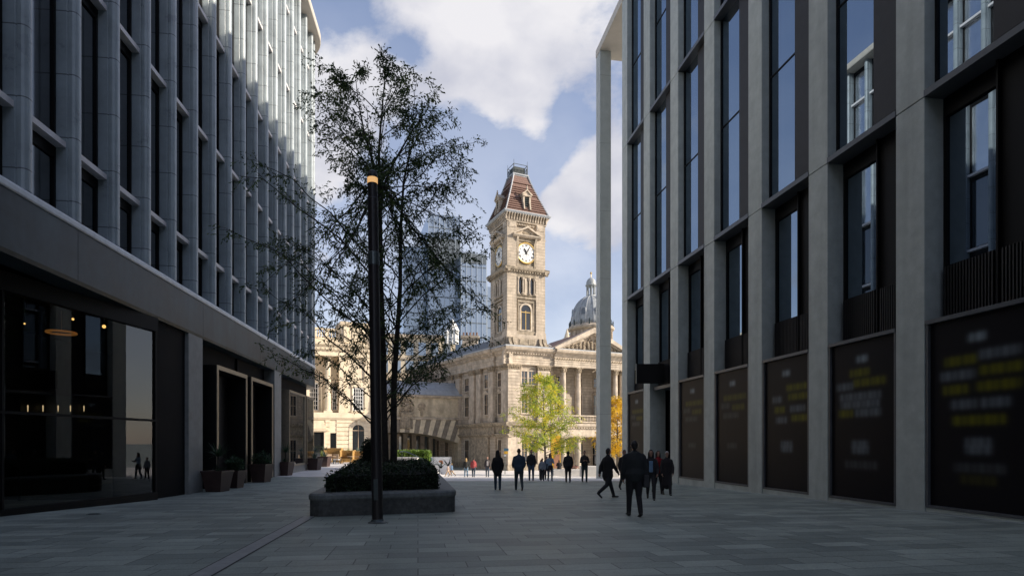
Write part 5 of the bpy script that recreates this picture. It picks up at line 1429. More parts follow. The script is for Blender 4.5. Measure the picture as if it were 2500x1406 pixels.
# ---- generic tree
def interp(pts, z):
    if z <= pts[0][0]: return pts[0][1]
    for (a, va), (b, vb) in zip(pts, pts[1:]):
        if z <= b: return va + (vb - va) * (z - a) / (b - a)
    return pts[-1][1]
def make_tree(name, loc, stems, crown, nlimb, nsub, nspray, leaf, lm, bm, seed, label, cat='tree', group=None, limb_r=.03, rise=.55, droop=.35, extra=(), zlo=0.2, spread=.16, twig=True, nleaf=5, az_bias=None, zexp=1.0, rmul=1.0):
    """stems: list of [(x,y,z,r)...] relative to loc; crown: [(z, radius)] outline measured at limb tips"""
    rg = random.Random(seed); X, Y, Z = loc
    e = empty(name, loc, label=label, cat=cat); 
    if group: e['group'] = group
    wt = MB()
    for st in stems: wt.tube([p[:3] for p in st], [p[3] for p in st], 9)
    o_tr = None
    wb = MB(); wl = MB(); tones = []
    ztop = crown[-1][0]; zbot = crown[0][0]
    def on_stem(st, z):
        for a, b in zip(st, st[1:]):
            if z <= b[2]:
                t = (z - a[2]) / (b[2] - a[2]); return Vector([a[i] + (b[i] - a[i]) * t for i in range(3)]), a[3] + (b[3] - a[3]) * t
        return Vector(st[-1][:3]), st[-1][3]
    limbs = []
    ga = 2.39996; az = rg.uniform(0, 6)
    for i in range(nlimb):
        zt = zbot + (ztop - zbot) * ((i + rg.uniform(0, 1)) / nlimb) ** zexp
        az += ga + rg.uniform(-.5, .5)
        Rr = interp(crown, zt) * rg.uniform(.55, 1.08) * rmul
        limbs.append((zt, az, Rr, None))
    for z_, a_, r_ in extra: limbs.append((z_, a_, r_, 1))
    for zt, az, Rr, ex in limbs:
        st = stems[rg.randrange(len(stems))] if not ex else stems[0]
        zs = max(st[0][2] + zlo * (st[-1][2] - st[0][2]), zt - Rr * rise - .1)
        zs = min(zs, st[-1][2] - .02)
        p0, r0 = on_stem(st, zs)
        tip = Vector((st[-1][0] * .2 + p0.x * .8 + math.cos(az) * Rr, p0.y + math.sin(az) * Rr, zt))
        path = []; n = 7
        for k in range(n + 1):
            t = k / n; q = p0.lerp(tip, t)
            q.z = p0.z + (tip.z - p0.z) * (1 - (1 - t) ** 1.25) - droop * .25 * Rr * t * t * t
            q += Vector((rg.uniform(-1, 1), rg.uniform(-1, 1), rg.uniform(-.6, .6))) * .035 * Rr * (t > 0)
            path.append(q)
        rb = min(r0 * .55, limb_r * (.5 + Rr * .35))
        wb.tube([tuple(q) for q in path], [rb * (1 - .85 * k / n) + .003 for k in range(n + 1)], 5, cap=False)
        for s in range(nsub):
            t = .22 + .78 * (s + rg.random()) / nsub
            k = min(n - 1, int(t * n)); q0 = path[k].lerp(path[k + 1], t * n - k)
            dr = (path[k + 1] - path[k]).normalized()
            sd = Vector((-math.sin(az), math.cos(az), 0)) * rg.choice((-1, 1))
            d = (dr * rg.uniform(.5, 1.1) + sd * rg.uniform(.3, 1.1) + Vector((0, 0, rg.uniform(-.15, .7)))).normalized()
            Ls = Rr * rg.uniform(.22, .42) * (1.15 - .55 * t) + .12
            sp = [q0 + d * Ls * f + Vector((0, 0, -droop * Ls * f * f)) for f in (0, .33, .66, 1)]
            if twig: wb.tube([tuple(q) for q in sp], [rb * .3, rb * .22, rb * .15, .003], 4, cap=False)
            for c in range(nspray):
                f = (c + rg.random()) / nspray
                kk = min(2, int(f * 3)); b0 = sp[kk].lerp(sp[kk + 1], f * 3 - kk)
                b0 = b0 + Vector((rg.gauss(0, 1), rg.gauss(0, 1), rg.gauss(0, .8))) * spread * .35
                dd = (d * .7 + Vector((rg.uniform(-1, 1), rg.uniform(-1, 1), rg.uniform(-1.7, .15)))).normalized()
                tv = rg.random()
                for m_ in range(nleaf):
                    pp = b0 + dd * leaf * .55 * m_
                    ld = (dd + Vector((rg.uniform(-1, 1), rg.uniform(-1, 1), rg.uniform(-1, .6))) * .9).normalized()
                    q = ld.cross(Vector((rg.uniform(-1, 1), rg.uniform(-1, 1), rg.uniform(-1, 1)))); 
                    if q.length < .05: continue
                    q.normalize(); l2 = leaf * rg.uniform(.7, 1.3)
                    wl.raw([tuple(pp), tuple(pp + ld * l2 * .5 + q * l2 * .19), tuple(pp + ld * l2), tuple(pp + ld * l2 * .5 - q * l2 * .19)], [[0, 1, 2, 3]])
                    tones += [tv] * 4
    for m_ in (wt, wb, wl): m_.v = [v + Vector(loc) for v in m_.v]
    tr = wt.build('trunk', bm, e, smooth=True); wb.build('branches', bm, e, smooth=True)
    o = wl.build('crown', lm, e, recalc=False); attr_tone(o, tones)
    return e
M['leafA'] = leafmat('dark_feathery_leaf', [(.1, (.018, .034, .014)), (.5, (.05, .088, .028)), (.8, (.10, .14, .035)), (1.0, (.20, .20, .05))], 1.0, .45)
def px(u, v, Y): return ((u - CX) / FPX * Y, (YH - v) / FPX * Y)
YT = 18.5; tx = px(945, 1150, YT)[0]
def stem(pts, yo=0.0):
    out = []
    for u, v, r in pts:
        x, z = px(u, v, YT + yo); out.append((x - tx, yo, z - (ZT - .08), r))
    return out
s1 = stem([(941, 1185, .125), (940, 1120, .115), (937, 1000, .105), (935, 850, .095), (930, 700, .08), (928, 560, .07), (926, 450, .055), (925, 370, .04), (930, 300, .03), (937, 220, .018), (944, 140, .008)])
s2 = stem([(961, 1185, .125), (961, 1110, .11), (961, 1000, .10), (962, 930, .09), (968, 840, .08), (977, 700, .065), (978, 560, .05), (985, 450, .035), (1000, 370, .02)], .12)
s3 = stem([(926, 470, .05), (912, 400, .04), (890, 330, .03), (875, 250, .018), (868, 190, .008)])
s4 = stem([(926, 480, .045), (960, 400, .035), (1000, 330, .025), (1035, 280, .012)], .05)
zz = lambda v: (YH - v) / FPX * YT - (ZT - .08)
crown = [(zz(925), 1.5), (zz(880), 2.7), (zz(800), 3.0), (zz(700), 3.0), (zz(600), 2.95), (zz(500), 2.75), (zz(420), 2.6), (zz(350), 2.5), (zz(270), 2.0), (zz(205), 1.2), (zz(150), .35)]
ex = [(zz(385), math.pi * .98, 4.6), (zz(410), math.pi * 1.08, 3.6), (zz(560), math.pi * 1.03, 4.4), (zz(575), math.pi * .93, 3.9), (zz(690), math.pi * 1.0, 3.8), (zz(850), math.pi * 1.0, 3.4),
      (zz(265), .0, 2.3), (zz(315), .1, 2.9), (zz(390), -.1, 2.7), (zz(560), .05, 3.1), (zz(610), -.1, 3.2), (zz(730), .1, 3.1), (zz(800), 0, 3.1), (zz(150), math.pi, 2.0), (zz(270), math.pi, 2.3)]
make_tree('tall_tree', (tx, YT, ZT - .08), [s1, s2, s3, s4], crown, 96, 9, 9, .10, M['leafA'], M['bark'], 21,
          'tall dark feathery tree with two trunks growing from the granite planter', limb_r=.015, rise=.85, droop=.3, extra=ex, zlo=.12, nleaf=5, spread=.12)
M['leafY'] = leafmat('lime_leaf', [(.1, (.14, .22, .03)), (.45, (.36, .45, .05)), (.66, (.62, .58, .05)), (.9, (.82, .60, .05))], .8, .45)
M['leafO'] = leafmat('golden_leaf', [(.1, (.45, .30, .02)), (.5, (.72, .46, .03)), (.9, (.85, .60, .06))], 1.0, .45)
yx, yy = px(1331, 0, 60)[0], 60.0; yg = ground(yx, yy)
make_tree('honey_locust', (yx, yy, yg), [[(0, 0, 0, .13), (0, 0, 2.0, .10), (-.08, 0, 4.5, .07), (-.15, 0, 7, .04), (-.25, 0, 9.6, .01)]],
          [(2.7, 2.4), (3.3, 3.5), (4.4, 3.5), (5.6, 3.9), (6.8, 3.1), (7.8, 2.9), (8.8, 2.3), (9.7, 1.2), (10.1, .4)], 50, 8, 8, .19, M['leafY'], M['bark2'], 5,
          'lime green and yellow autumn tree in the sunlit square before the museum', rise=.28, droop=.1, zlo=.2, spread=.4, limb_r=.025)
gx = px(1507, 0, 58)[0]; gg = ground(gx, 58)
make_tree('honey_locust', (gx, 58, gg), [[(0, 0, 0, .12), (0, 0, 2.5, .09), (0, 0, 5, .05), (0, 0, 7.3, .01)]],
          [(2.3, 1.6), (3.2, 2.2), (4.6, 2.4), (6, 1.8), (7, 1.0), (7.6, .3)], 48, 7, 7, .17, M['leafO'], M['bark2'], 8,
          'golden yellow autumn tree seen between the end pillar and the right building', rise=.4, droop=.2, zlo=.25, spread=.35, limb_r=.025)

# ---- lamp post
e = empty('lamp_post', (-2.92, 12.9, ground(-2.92, 12.9)), label='tall slim dark column lamp with a glowing ring near its top', cat='street lamp')
e.rotation_euler = (0, R(-.85), 0)
g0 = 0.0; Hh = 5.85 + 1.72
w = MB(); w.lathe(0, 0, [(.119, -.1), (.119, 2.2), (.115, 2.22), (.115, 5.55), (.113, 5.57), (.113, Hh - .55), (.105, Hh - .53), (.105, Hh - .22)], 20); w.build('pole', M['lamp'], e, local=True, smooth=False)
w = MB(); w.lathe(0, 0, [(.110, Hh - .215), (.112, Hh - .10)], 20); w.build('light_ring', M['ring'], e, local=True)
w = MB(); w.lathe(0, 0, [(.113, Hh - .09), (.113, Hh - .04), (.095, Hh + .03), (.06, Hh + .06), (.0, Hh + .065)], 20); w.build('cap', M['lamp'], e, local=True)
w = MB(); w.lathe(0, 0, [(.124, 5.58), (.124, 5.85), (.116, 5.86)], 20); w.build('collar', M['steel'], e, local=True)
w = MB(); w.box(-.045, .045, -.130, -.115, .5, .95); w.build('hatch', M['steel'], e, local=True)
w = MB(); w.lathe(0, 0, [(.21, -.02), (.21, .012), (.16, .03), (.135, .05), (.135, .07), (.125, .08)], 20); w.build('base_plate', M['steel'], e, local=True)

# ================================================================= terrace and square furniture
def slat_booth(x, y, wd, h, label, rz=0, grp='slatted wooden booths on the terrace'):
    e = empty('wooden_booth', (x, y, G(x, y)), rz, label=label, cat='bench', group=grp)
    w = MB(); w.box(-wd / 2 + .04, wd / 2 - .04, .60, .62, .35, h - .03)
    k = -wd / 2
    while k < wd / 2: w.box(k, k + .07, .54, .60, .3, h); k += .105
    w.build('slatted_back', M['wood'], e, local=True)
    w = MB()
    for s in (-wd / 2 - .06, wd / 2): w.box(s, s + .06, -.1, .62, .0, h + .02)
    w.build('side_panel', M['wood'], e, local=True)
    w = MB(); w.box(-wd / 2 + .005, wd / 2 - .005, -.05, .53, .38, .46); w.build('seat', M['wood'], e, local=True)
    for s in (-wd / 2 + .1, wd / 2 - .15):
        w = MB(); w.box(s, s + .06, 0, .06, 0, .38); w.box(s, s + .06, .4, .46, 0, .38); w.build('leg', M['wood'], e, local=True)
    return e
def chair(x, y, rz, label):
    e = empty('terrace_chair', (x, y, G(x, y)), rz, label=label, cat='chair', group='pale wicker chairs on the terrace')
    w = MB(); w.box(-.27, .27, -.26, .26, .38, .46); w.build('seat', M['seatw'], e, local=True)
    w = MB(); w.box(-.28, .28, .24, .30, .47, .92); w.build('backrest', M['wicker'], e, local=True)
    for a in (-.25, .21):
        for b in (-.24, .22):
            w = MB(); w.box(a, a + .04, b, b + .04, 0, .38); w.build('leg', M['steel'], e, local=True)
    for a in (-.31, .27):
        w = MB(); w.box(a, a + .04, -.22, .28, .62, .66); w.box(a, a + .04, -.22, -.18, 0.3, .62); w.build('armrest', M['wicker'], e, local=True)
def table(x, y, label):
    e = empty('terrace_table', (x, y, G(x, y)), label=label, cat='table', group='small round tables on the terrace')
    w = MB(); w.lathe(0, 0, [(.34, .72), (.34, .75), (.0, .75)], 16); w.build('tabletop', M['wicker'], e, local=True)
    w = MB(); w.tube([(0, 0, 0.03), (0, 0, .72)], .03, 6); w.lathe(0, 0, [(.22, 0), (.2, .03)], 12); w.build('pedestal', M['steel'], e, local=True)
X = lambda u, Y: (u - CX) / FPX * Y
slat_booth(X(847, 56.5), 56.5, 1.25, 1.25, 'first slatted wooden booth beside the wicker chairs')
slat_booth(X(884, 55), 55, 1.7, 1.2, 'wider slatted wooden booth partly behind the lamp post')
slat_booth(X(812, 58.5), 58.5, 1.6, 1.45, 'farthest slatted wooden booth behind the small table')
chair(X(802, 55), 55, R(200), 'pale wicker chair nearest the corner pot on the terrace'); chair(X(823, 55.2), 55.2, R(170), 'pale wicker chair between the small table and first booth'); chair(X(889, 52.5), 52.5, R(185), 'pale wicker chair in front of the wider booth')
table(X(813, 55), 55, 'small round table between the two wicker chairs'); table(X(877, 52.6), 52.6, 'small round table next to the single wicker chair'); table(X(856, 53.4), 53.4, 'low round table in front of the first booth')
def planting(x0, x1, y, z0, h, n, lm, label, name='flower_planter', cat='planter', box=True, seed=1, dy=.5):
    rg = random.Random(seed); gz = G((x0 + x1) / 2, y)
    e = empty(name, ((x0 + x1) / 2, y, gz), label=label, cat=cat)
    if box: w = MB(); w.box(x0, x1, y - .3, y + .3, gz, gz + z0); w.build('trough', M['wood'], e)
    w = MB(); tn = []
    for k in range(n):
        x = rg.uniform(x0 + .1, x1 - .1); yy_ = y + rg.uniform(-.25, .25); b = abs(math.sin(x * 2.1 + seed)) * .5 + .5
        tn += blades(w, x, yy_, gz + z0 - .03, 16, h * b, .6, rg, .03, .4)
    o = w.build('foliage', lm, e, recalc=False); attr_tone(o, tn)
planting(X(782, 60), X(812, 60), 60.0, .55, 1.0, 22, M['yleaf'], 'terrace planter with tall yellow green grasses behind the corner pot', seed=3)
planting(X(820, 60), X(842, 60), 60.2, .85, .8, 14, M['dleaf'], 'terrace planter with dark leafy flowers behind the booths', seed=4)
planting(X(838, 60), X(872, 60), 60.0, .75, .95, 22, M['yleaf'], 'terrace planter with pale grasses behind the first booth', seed=5)
planting(X(866, 60.5), X(905, 60.5), 60.5, .85, .95, 24, M['gleaf'], 'terrace planter with grey green shrubs left of the lamp post', seed=6)
# retaining seat wall and sunlit hedge at the head of the steps
e = empty('seat_wall', (X(993, 50), 50, G(-9, 50)), label='pale stone seat wall below the bright hedge on the terrace edge', cat='wall')
w = MB(); w.box(X(960, 50), X(1020, 50), 49.6, 50.2, -2.6, -1.25); w.build('wall', M['wallw'], e); w = MB(); w.box(X(958, 50), X(1022, 50), 49.5, 50.3, -1.249, -1.15); w.build('coping', M['wallw'], e)
def boxhedge(x0, x1, y0, y1, z0, z1, label, n=5000):
    e = empty('box_hedge', ((x0 + x1) / 2, (y0 + y1) / 2, z0), label=label, cat='hedge'); rg = random.Random(31)
    w = MB(); w.box(x0 + .1, x1 - .1, y0 + .1, y1 - .1, z0, z1 - .1); w.build('hedge_core', mat('green_core', (.04, .07, .015), .9, .3, 5), e)
    P_ = []
    for k in range(n):
        f = rg.random()
        if f < .5: P_.append((rg.uniform(x0, x1), y0 + rg.uniform(-.05, .05), rg.uniform(z0, z1)))
        elif f < .9: P_.append((rg.uniform(x0, x1), rg.uniform(y0, y1), z1 + rg.uniform(-.07, .1)))
        else: P_.append((x1 + rg.uniform(-.05, .05), rg.uniform(y0, y1), rg.uniform(z0, z1)))
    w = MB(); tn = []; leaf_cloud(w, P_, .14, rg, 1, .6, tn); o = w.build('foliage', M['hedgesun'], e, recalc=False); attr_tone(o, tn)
boxhedge(X(972, 53), X(1048, 53), 52.4, 53.8, -2.6, -.72, 'bright green sunlit box hedge behind the pale seat wall')
# handrail down the steps
e = empty('handrail', (X(1030, 44), 44, -2.2), label='thin dark steel handrail sloping down the terrace steps', cat='handrail')
hp = [(975, 1103, 42.5), (983, 1101, 43), (995, 1103, 43.5), (1055, 1131, 45.5), (1068, 1134, 46), (1082, 1133, 46.5)]
pp = [(X(u, Y), Y, (YH - v) / FPX * Y) for u, v, Y in hp]
w = MB(); w.tube(pp, .035, 7); w.build('rail', M['steel'], e)
for u, Y, v in ((981.5, 43, 1101), (1073, 46.2, 1134)):
    w = MB(); x = X(u, Y); w.tube([(x, Y, (YH - v) / FPX * Y), (x, Y, ground(x, Y) - .2)], .03, 6); w.build('post', M['steel'], e)
# steps of the terrace
e = empty('steps', (-5.5, 46, -2.5), label='broad pale stone steps falling from the terrace to the square', cat='steps')
w = MB()
for k in range(4): w.box(-9.1 + k * .5, -8.6 + k * .5, 43.5, 50, -3.4, -1.95 - .16 * k)
w.build('tread', M['wallw'], e)
# hoarding board
bY = 60.0; x0, x1 = X(1046, bY), X(1102, bY); gb = ground(x1, bY)
e = empty('information_board', ((x0 + x1) / 2, bY, gb), label='low white printed board standing beside the bridge', cat='board')
w = MB(); w.box(x0, x1, bY, bY + .12, gb + .1, (YH - 1115) / FPX * bY); w.build('panel', M['board'], e)
w = MB(); zt = (YH - 1115) / FPX * bY
w.box(x0 - .04, x0, bY - .02, bY + .13, gb, zt + .04); w.box(x1, x1 + .04, bY - .02, bY + .13, gb, zt + .04); w.box(x0, x1, bY - .02, bY + .13, zt, zt + .05); w.box(x0 + .52, x0 + .56, bY - .01, bY, gb + .15, zt); w.build('frame', M['steel'], e)
w = MB(); w.nprism([(x0 + .25 + .18 * math.cos(a * .52), zt - .25 + .2 * math.sin(a * .52)) for a in range(12)], bY - .012, bY - .002); w.build('printed_disc', mat('pale_teal', (.25, .42, .45), .6), e)
w = MB(); w.ell((x0 + 1.25, bY - .01, zt - .45), (.22, .012, .13), 10, 6); w.ell((x0 + 1.4, bY - .01, zt - .6), (.12, .012, .1), 10, 6); w.build('printed_patch', mat('print_brown', (.4, .18, .1), .6), e)
w = MB(); w.box(x0 + .03, x0 + .32, bY - .012, bY - .002, gb + .15, gb + .38); w.box(x0 + .75, x0 + 1.0, bY - .012, bY - .002, gb + .17, gb + .34); w.build('printed_block', M['yellow'], e)
# fingerpost
fx, fy = X(1233, 64), 64.0; fg = ground(fx, fy)
e = empty('fingerpost', (fx, fy, fg), label='slim wayfinding post with blue and yellow panels before the museum corner', cat='signpost')
w = MB(); w.tube([(fx, fy, fg), (fx, fy, (YH - 1094) / FPX * fy)], .045, 8); w.build('pole', M['steel'], e)
zt = (YH - 1094) / FPX * fy
w = MB(); w.box(fx - .12, fx + .38, fy - .05, fy + .05, zt - .28, zt); w.build('blue_panel', M['blue'], e); w = MB(); w.box(fx - .1, fx + .3, fy - .04, fy + .04, zt - .6, zt - .3); w.build('yellow_panel', M['yellow'], e)
w = MB(); w.box(fx - .1, fx + .1, fy - .04, fy + .04, zt - .85, zt - .65); w.build('white_panel', M['board'], e)
# tall yellow banner beside the portico
bx, by = X(1362, 74), 74.0; bg_ = ground(bx, by)
e = empty('yellow_banner', (bx, by, bg_), label='tall yellow banner with a portrait photograph by the museum portico', cat='banner')
zt = (YH - 1062) / FPX * by; w = MB(); w.box(bx - .85, bx + .35, by, by + .06, bg_ + .6, zt); w.build('banner_cloth', M['yellow'], e)
w = MB(); w.box(bx - .92, bx - .86, by, by + .08, bg_, zt + .1); w.box(bx + .36, bx + .42, by, by + .08, bg_, zt + .1); w.build('post', M['steel'], e)
w = MB(); w.ell((bx - .15, by - .01, zt - 1.9), (.3, .02, .42), 14, 8); w.box(bx - .5, bx + .25, by - .02, by - .004, bg_ + .62, zt - 2.35); w.build('printed_portrait', mat('portrait_skin', (.45, .22, .13), .6), e)
w = MB(); w.ell((bx - .15, by - .025, zt - 1.62), (.31, .02, .2), 12, 6); w.ell((bx - .15, by - .03, zt - 2.2), (.17, .02, .13), 10, 6); w.build('printed_hair', M['hairb'], e)
# pale stone benches at the right of the square
for (ua, ub, va, Y, lab) in ((1352, 1420, 1146, 56, 'long low pale stone bench in the sunlit square'), (1420, 1470, 1138, 53, 'taller pale stone block beside the end pillar'), (1485, 1512, 1146, 50, 'pale stone bench seen between the end pillar and the right building')):
    x0, x1 = X(ua, Y), X(ub, Y); gb = ground(x1, Y)
    e = empty('stone_bench', ((x0 + x1) / 2, Y, gb), label=lab, cat='bench', group='pale stone benches in the square')
    w = MB(); w.box(x0, x1, Y, Y + 1.6, gb - .2, (YH - va) / FPX * Y); w.build('bench_block', M['wallw'], e, bevel=.03)
# parked bicycle
def bicycle(x, y, rz, label):
    e = empty('bicycle', (x, y, ground(x, y)), rz, label=label, cat='bicycle')
    for cx_ in (-.52, .52):
        w = MB(); w.tube([(cx_ + .33 * math.cos(a * math.pi / 10), 0, .34 + .33 * math.sin(a * math.pi / 10)) for a in range(21)], .02, 5, cap=False)
        for a in range(8): w.tube([(cx_, 0, .34), (cx_ + .33 * math.cos(a * math.pi / 4), 0, .34 + .33 * math.sin(a * math.pi / 4))], .004, 3)
        w.build('wheel', M['blackm'], e, local=True)
    w = MB(); P_ = [(-.52, 0, .34), (-.15, 0, .32), (-.28, 0, .85), (.36, 0, .82), (.52, 0, .34)]
    for a, b in ((0, 1), (0, 2), (1, 2), (2, 3), (1, 3), (3, 4)): w.tube([P_[a], P_[b]], .018, 5)
    w.build('bicycle_frame', cloth((.25, .03, .03), .4), e, local=True)
    w = MB(); w.tube([(.36, 0, .82), (.33, 0, 1.0), (.33, .22, 1.02)], .014, 5); w.tube([(.33, 0, 1.0), (.33, -.22, 1.02)], .014, 5); w.build('handlebar', M['steel'], e, local=True)
    w = MB(); w.ell((-.3, 0, .92), (.13, .07, .04), 8, 5); w.build('saddle', M['blackm'], e, local=True)
bicycle(X(1404, 66), 66, R(15), 'parked bicycle behind the long stone bench'); bicycle(X(1412, 67), 67, R(-20), 'second parked bicycle just right of the first by the bench')
# ================================================================= people
def voxel(mb, size, name):
    me = bpy.data.meshes.new(name); me.from_pydata(mb.v, [], mb.f)
    bm = bmesh.new(); bm.from_mesh(me); bmesh.ops.recalc_face_normals(bm, faces=bm.faces); bm.to_mesh(me); bm.free()
    o = bpy.data.objects.new(name, me); COL.objects.link(o)
    md = o.modifiers.new('r', 'REMESH'); md.mode = 'VOXEL'; md.voxel_size = size; md.use_smooth_shade = True
    ms = o.modifiers.new('s', 'SMOOTH'); ms.iterations = 3; ms.factor = .5
    bpy.context.view_layer.update()
    r = bpy.data.meshes.new_from_object(o.evaluated_get(bpy.context.evaluated_depsgraph_get()))
    bpy.data.objects.remove(o); bpy.data.meshes.remove(me); r.name = name
    return r
def cap(m, p0, p1, r0, r1, fx=1.0, fy=1.0, seg=12):
    """tapered capsule; fx, fy squash the section sideways / front to back"""
    p0, p1 = Vector(p0), Vector(p1); ax = (p1 - p0); L_ = ax.length; ax = ax / L_
    x = Vector((1, 0, 0)); x = (x - ax * x.dot(ax)); 
    if x.length < .1: x = Vector((0, 1, 0)) - ax * ax.y
    x.normalize(); y = ax.cross(x)
    rings = [(-r0 * .98, r0 * .2), (-r0 * .7, r0 * .71), (0, r0), (L_ * .5, (r0 + r1) / 2), (L_, r1), (L_ + r1 * .7, r1 * .71), (L_ + r1 * .98, r1 * .2)]
    pts = []
    for d, r in rings:
        for k in range(seg):
            a = 2 * math.pi * k / seg; pts.append(tuple(p0 + ax * d + x * math.cos(a) * r * fx + y * math.sin(a) * r * fy))
    n = len(rings); faces = [[i * seg + k, i * seg + (k + 1) % seg, (i + 1) * seg + (k + 1) % seg, (i + 1) * seg + k] for i in range(n - 1) for k in range(seg)]
    faces += [list(range(seg))[::-1], [(n - 1) * seg + k for k in range(seg)]]
    m.raw(pts, faces)
def hand(m, wrist, d, side, fwd, s=1.0):
    """palm, four unequal curled fingers and a thumb leaving the side of the palm"""
    w_, d = Vector(wrist), Vector(d).normalized(); f = Vector(fwd); f = (f - d * f.dot(d)).normalized(); sd = d.cross(f).normalized()
    cap(m, w_, w_ + d * .055 * s, .026 * s, .036 * s, 1, 1, 8)
    k0 = w_ + d * .075 * s
    for i, ln in enumerate((.068, .076, .070, .055)):
        o = k0 + f * (.027 - .018 * i) * s; pth = [o, o + d * ln * .45 * s + sd * side * .006 * s, o + d * ln * .8 * s + sd * side * .022 * s, o + d * ln * .95 * s + sd * side * .038 * s]
        m.tube([tuple(p) for p in pth], [.0095 * s, .009 * s, .008 * s, .006 * s], 6)
    o = w_ + d * .02 * s + f * .026 * s
    m.tube([tuple(p) for p in (o, o + f * .022 * s + d * .025 * s, o + f * .026 * s + d * .052 * s + sd * side * .012 * s)], [.012 * s, .010 * s, .008 * s], 6)
def person(u, vfeet, hpx, Y, face, label, top=(.02, .02, .02), trouser=(.03, .03, .035), shoe=(.02, .018, .016), hair='hairb', long_hair=False, stride=.25, arms=(.1, -.1), elbow=(.25, .25),
           coat=None, coatlen=.0, skirt=None, hood=False, skin='skin', build=1.0, vox=.02, shirt=None, bag=None, lean=0.0, bald=False, headturn=0.0, H=None, hold=False):
    x = (u - CX) / FPX * Y; z = (YH - vfeet) / FPX * Y; Hm = H or hpx / FPX * Y
    gz = ground(x, Y)
    S = Hm / 1.78
    e = empty('person', (x, Y, gz), face, label=label, cat='person')
    b = build; V = Vector
    hipz = .93
    leg = []
    for sd, ph in ((-1, stride), (1, -stride)):
        hip = V((sd * .095, 0, hipz)); a = ph
        lift = .10 if ph < 0 else 0.0
        knee = V((sd * .10, math.sin(a) * .44 + (.06 if ph < 0 else .02), hipz - math.cos(a) * .44))
        aa = a - (.55 if ph < 0 else .06) * min(1, abs(stride) * 3)
        ank = V((sd * .10, knee.y + math.sin(aa) * .42, knee.z - math.cos(aa) * .42))
        leg.append((hip, knee, ank, aa if ph < 0 else 0))
    low = min(l[2].z for l in leg) - .075
    for l in leg:
        for q in l[:3]: q.z -= low
    dz = -low
    ly = lean
    def sp(v): v = V(v); return v + V((0, ly * (v.z - .93), dz))
    SHO = [sp((s_ * .16 * b, -.0, 1.405)) for s_ in (-1, 1)]
    armj = []
    for i, s_ in enumerate((-1, 1)):
        a, el = arms[i], elbow[i]
        elb = SHO[i] + V((s_ * .07, math.sin(a) * .28, -math.cos(a) * .28))
        wr = elb + V((s_ * (-.02 if not hold else -.14), math.sin(a + el) * .25, -math.cos(a + el) * .25))
        armj.append((SHO[i], elb, wr))
    m = MB(); bones = []
    def bone(p0, p1, r0, r1, mi, fx=1, fy=1): cap(m, p0, p1, r0, r1, fx, fy); bones.append((V(p0), V(p1), (r0 + r1) / 2, mi))
    for hip, knee, ank, aa in leg:
        bone(hip + V((0, 0, .0)), knee, .105 * b, .075, 1); bone(knee, ank, .072, .056, 1)
        fd = V((0, math.cos(aa * .9), math.sin(aa * .9))) if aa else V((0, 1, 0))
        bone(ank + V((0, -.04, -.035)), ank + fd * .18 + V((0, 0, -.045)), .047, .038, 2, 1.0, .8)
    bone(sp((0, 0, .95)), sp((0, 0, 1.02)), .135 * b, .125 * b, 1, 1.15, .78)
    bone(sp((0, 0, 1.06)), sp((0, .0, 1.33)), .125 * b, .155 * b, 0, 1.1, .72)
    bone(sp((-.11 * b, 0, 1.395)), sp((.11 * b, 0, 1.395)), .066, .066, 0)
    for s_ in (-1, 1): bone(sp((s_ * .03, 0, 1.47)), sp((s_ * .13 * b, 0, 1.405)), .052, .05, 0)
    bone(sp((0, 0, 1.44)), sp((0, .012, 1.54)), .062, .056, 3)
    hc = sp((0, .03, 1.66))
    bone(hc + V((0, -.012, .02)), hc + V((0, -.005, .045)), .083, .080, 3, .93, 1.08)
    bone(hc + V((0, .02, -.045)), hc + V((0, .035, -.065)), .062, .048, 3, .95, 1)
    cap(m, hc + V((0, .085, -.0)), hc + V((0, .106, -.022)), .010, .014)
    for s_ in (-1, 1): cap(m, hc + V((s_ * .078, -.005, -.015)), hc + V((s_ * .084, -.008, .018)), .012, .015, .6, 1)
    for sh, elb, wr in armj:
        bone(sh, elb, .056 * b, .044, 0); bone(elb, wr, .043, .029, 0)
    me = voxel(m, vox * .9, 'body')
    mats = [cloth(top), cloth(trouser), cloth(shoe, .6), M[skin], M['hairb']]
    for q in mats: me.materials.append(q)
    def dist(p, bn):
        a_, b_, r, mi = bn; ab = b_ - a_; t = max(0, min(1, (p - a_).dot(ab) / ab.length_squared)); return (p - a_ - ab * t).length - r
    mi = []
    for p in me.polygons:
        c = p.center; best = min(bones, key=lambda bn: dist(c, bn)); mi.append(best[3])
    me.polygons.foreach_set('material_index', mi)
    # hands, eyes and mouth joined into the body mesh
    hm = MB(); fl = []
    for i, (sh, elb, wr) in enumerate(armj): hand(hm, wr - (wr - elb).normalized() * .01, wr - elb, (1, -1)[i], (0, 1, .2))
    k0 = len(hm.f)
    for s_ in (-1, 1): hm.ell(tuple(hc + V((s_ * .031, .078, .008))), (.012, .007, .006), 6, 4)
    hm.ell(tuple(hc + V((0, .083, -.052))), (.022, .006, .005), 6, 4)
    bm = bmesh.new(); bm.from_mesh(me)
    vs = [bm.verts.new(v) for v in hm.v]
    for i, f in enumerate(hm.f):
        try: q = bm.faces.new([vs[j] for j in f]); q.material_index = 3 if i < k0 else 4; q.smooth = True
        except ValueError: pass
    bm.to_mesh(me); bm.free()
    for v in me.vertices: v.co = v.co * S
    o = bpy.data.objects.new('body', me); COL.objects.link(o); o.parent = e
    def child(nm, mb, mt, vx=None, smooth=True):
        r = voxel(mb, vx or vox, nm)
        r.materials.append(mt)
        for v in r.vertices: v.co = v.co * S
        q = bpy.data.objects.new(nm, r); COL.objects.link(q); q.parent = e; return q
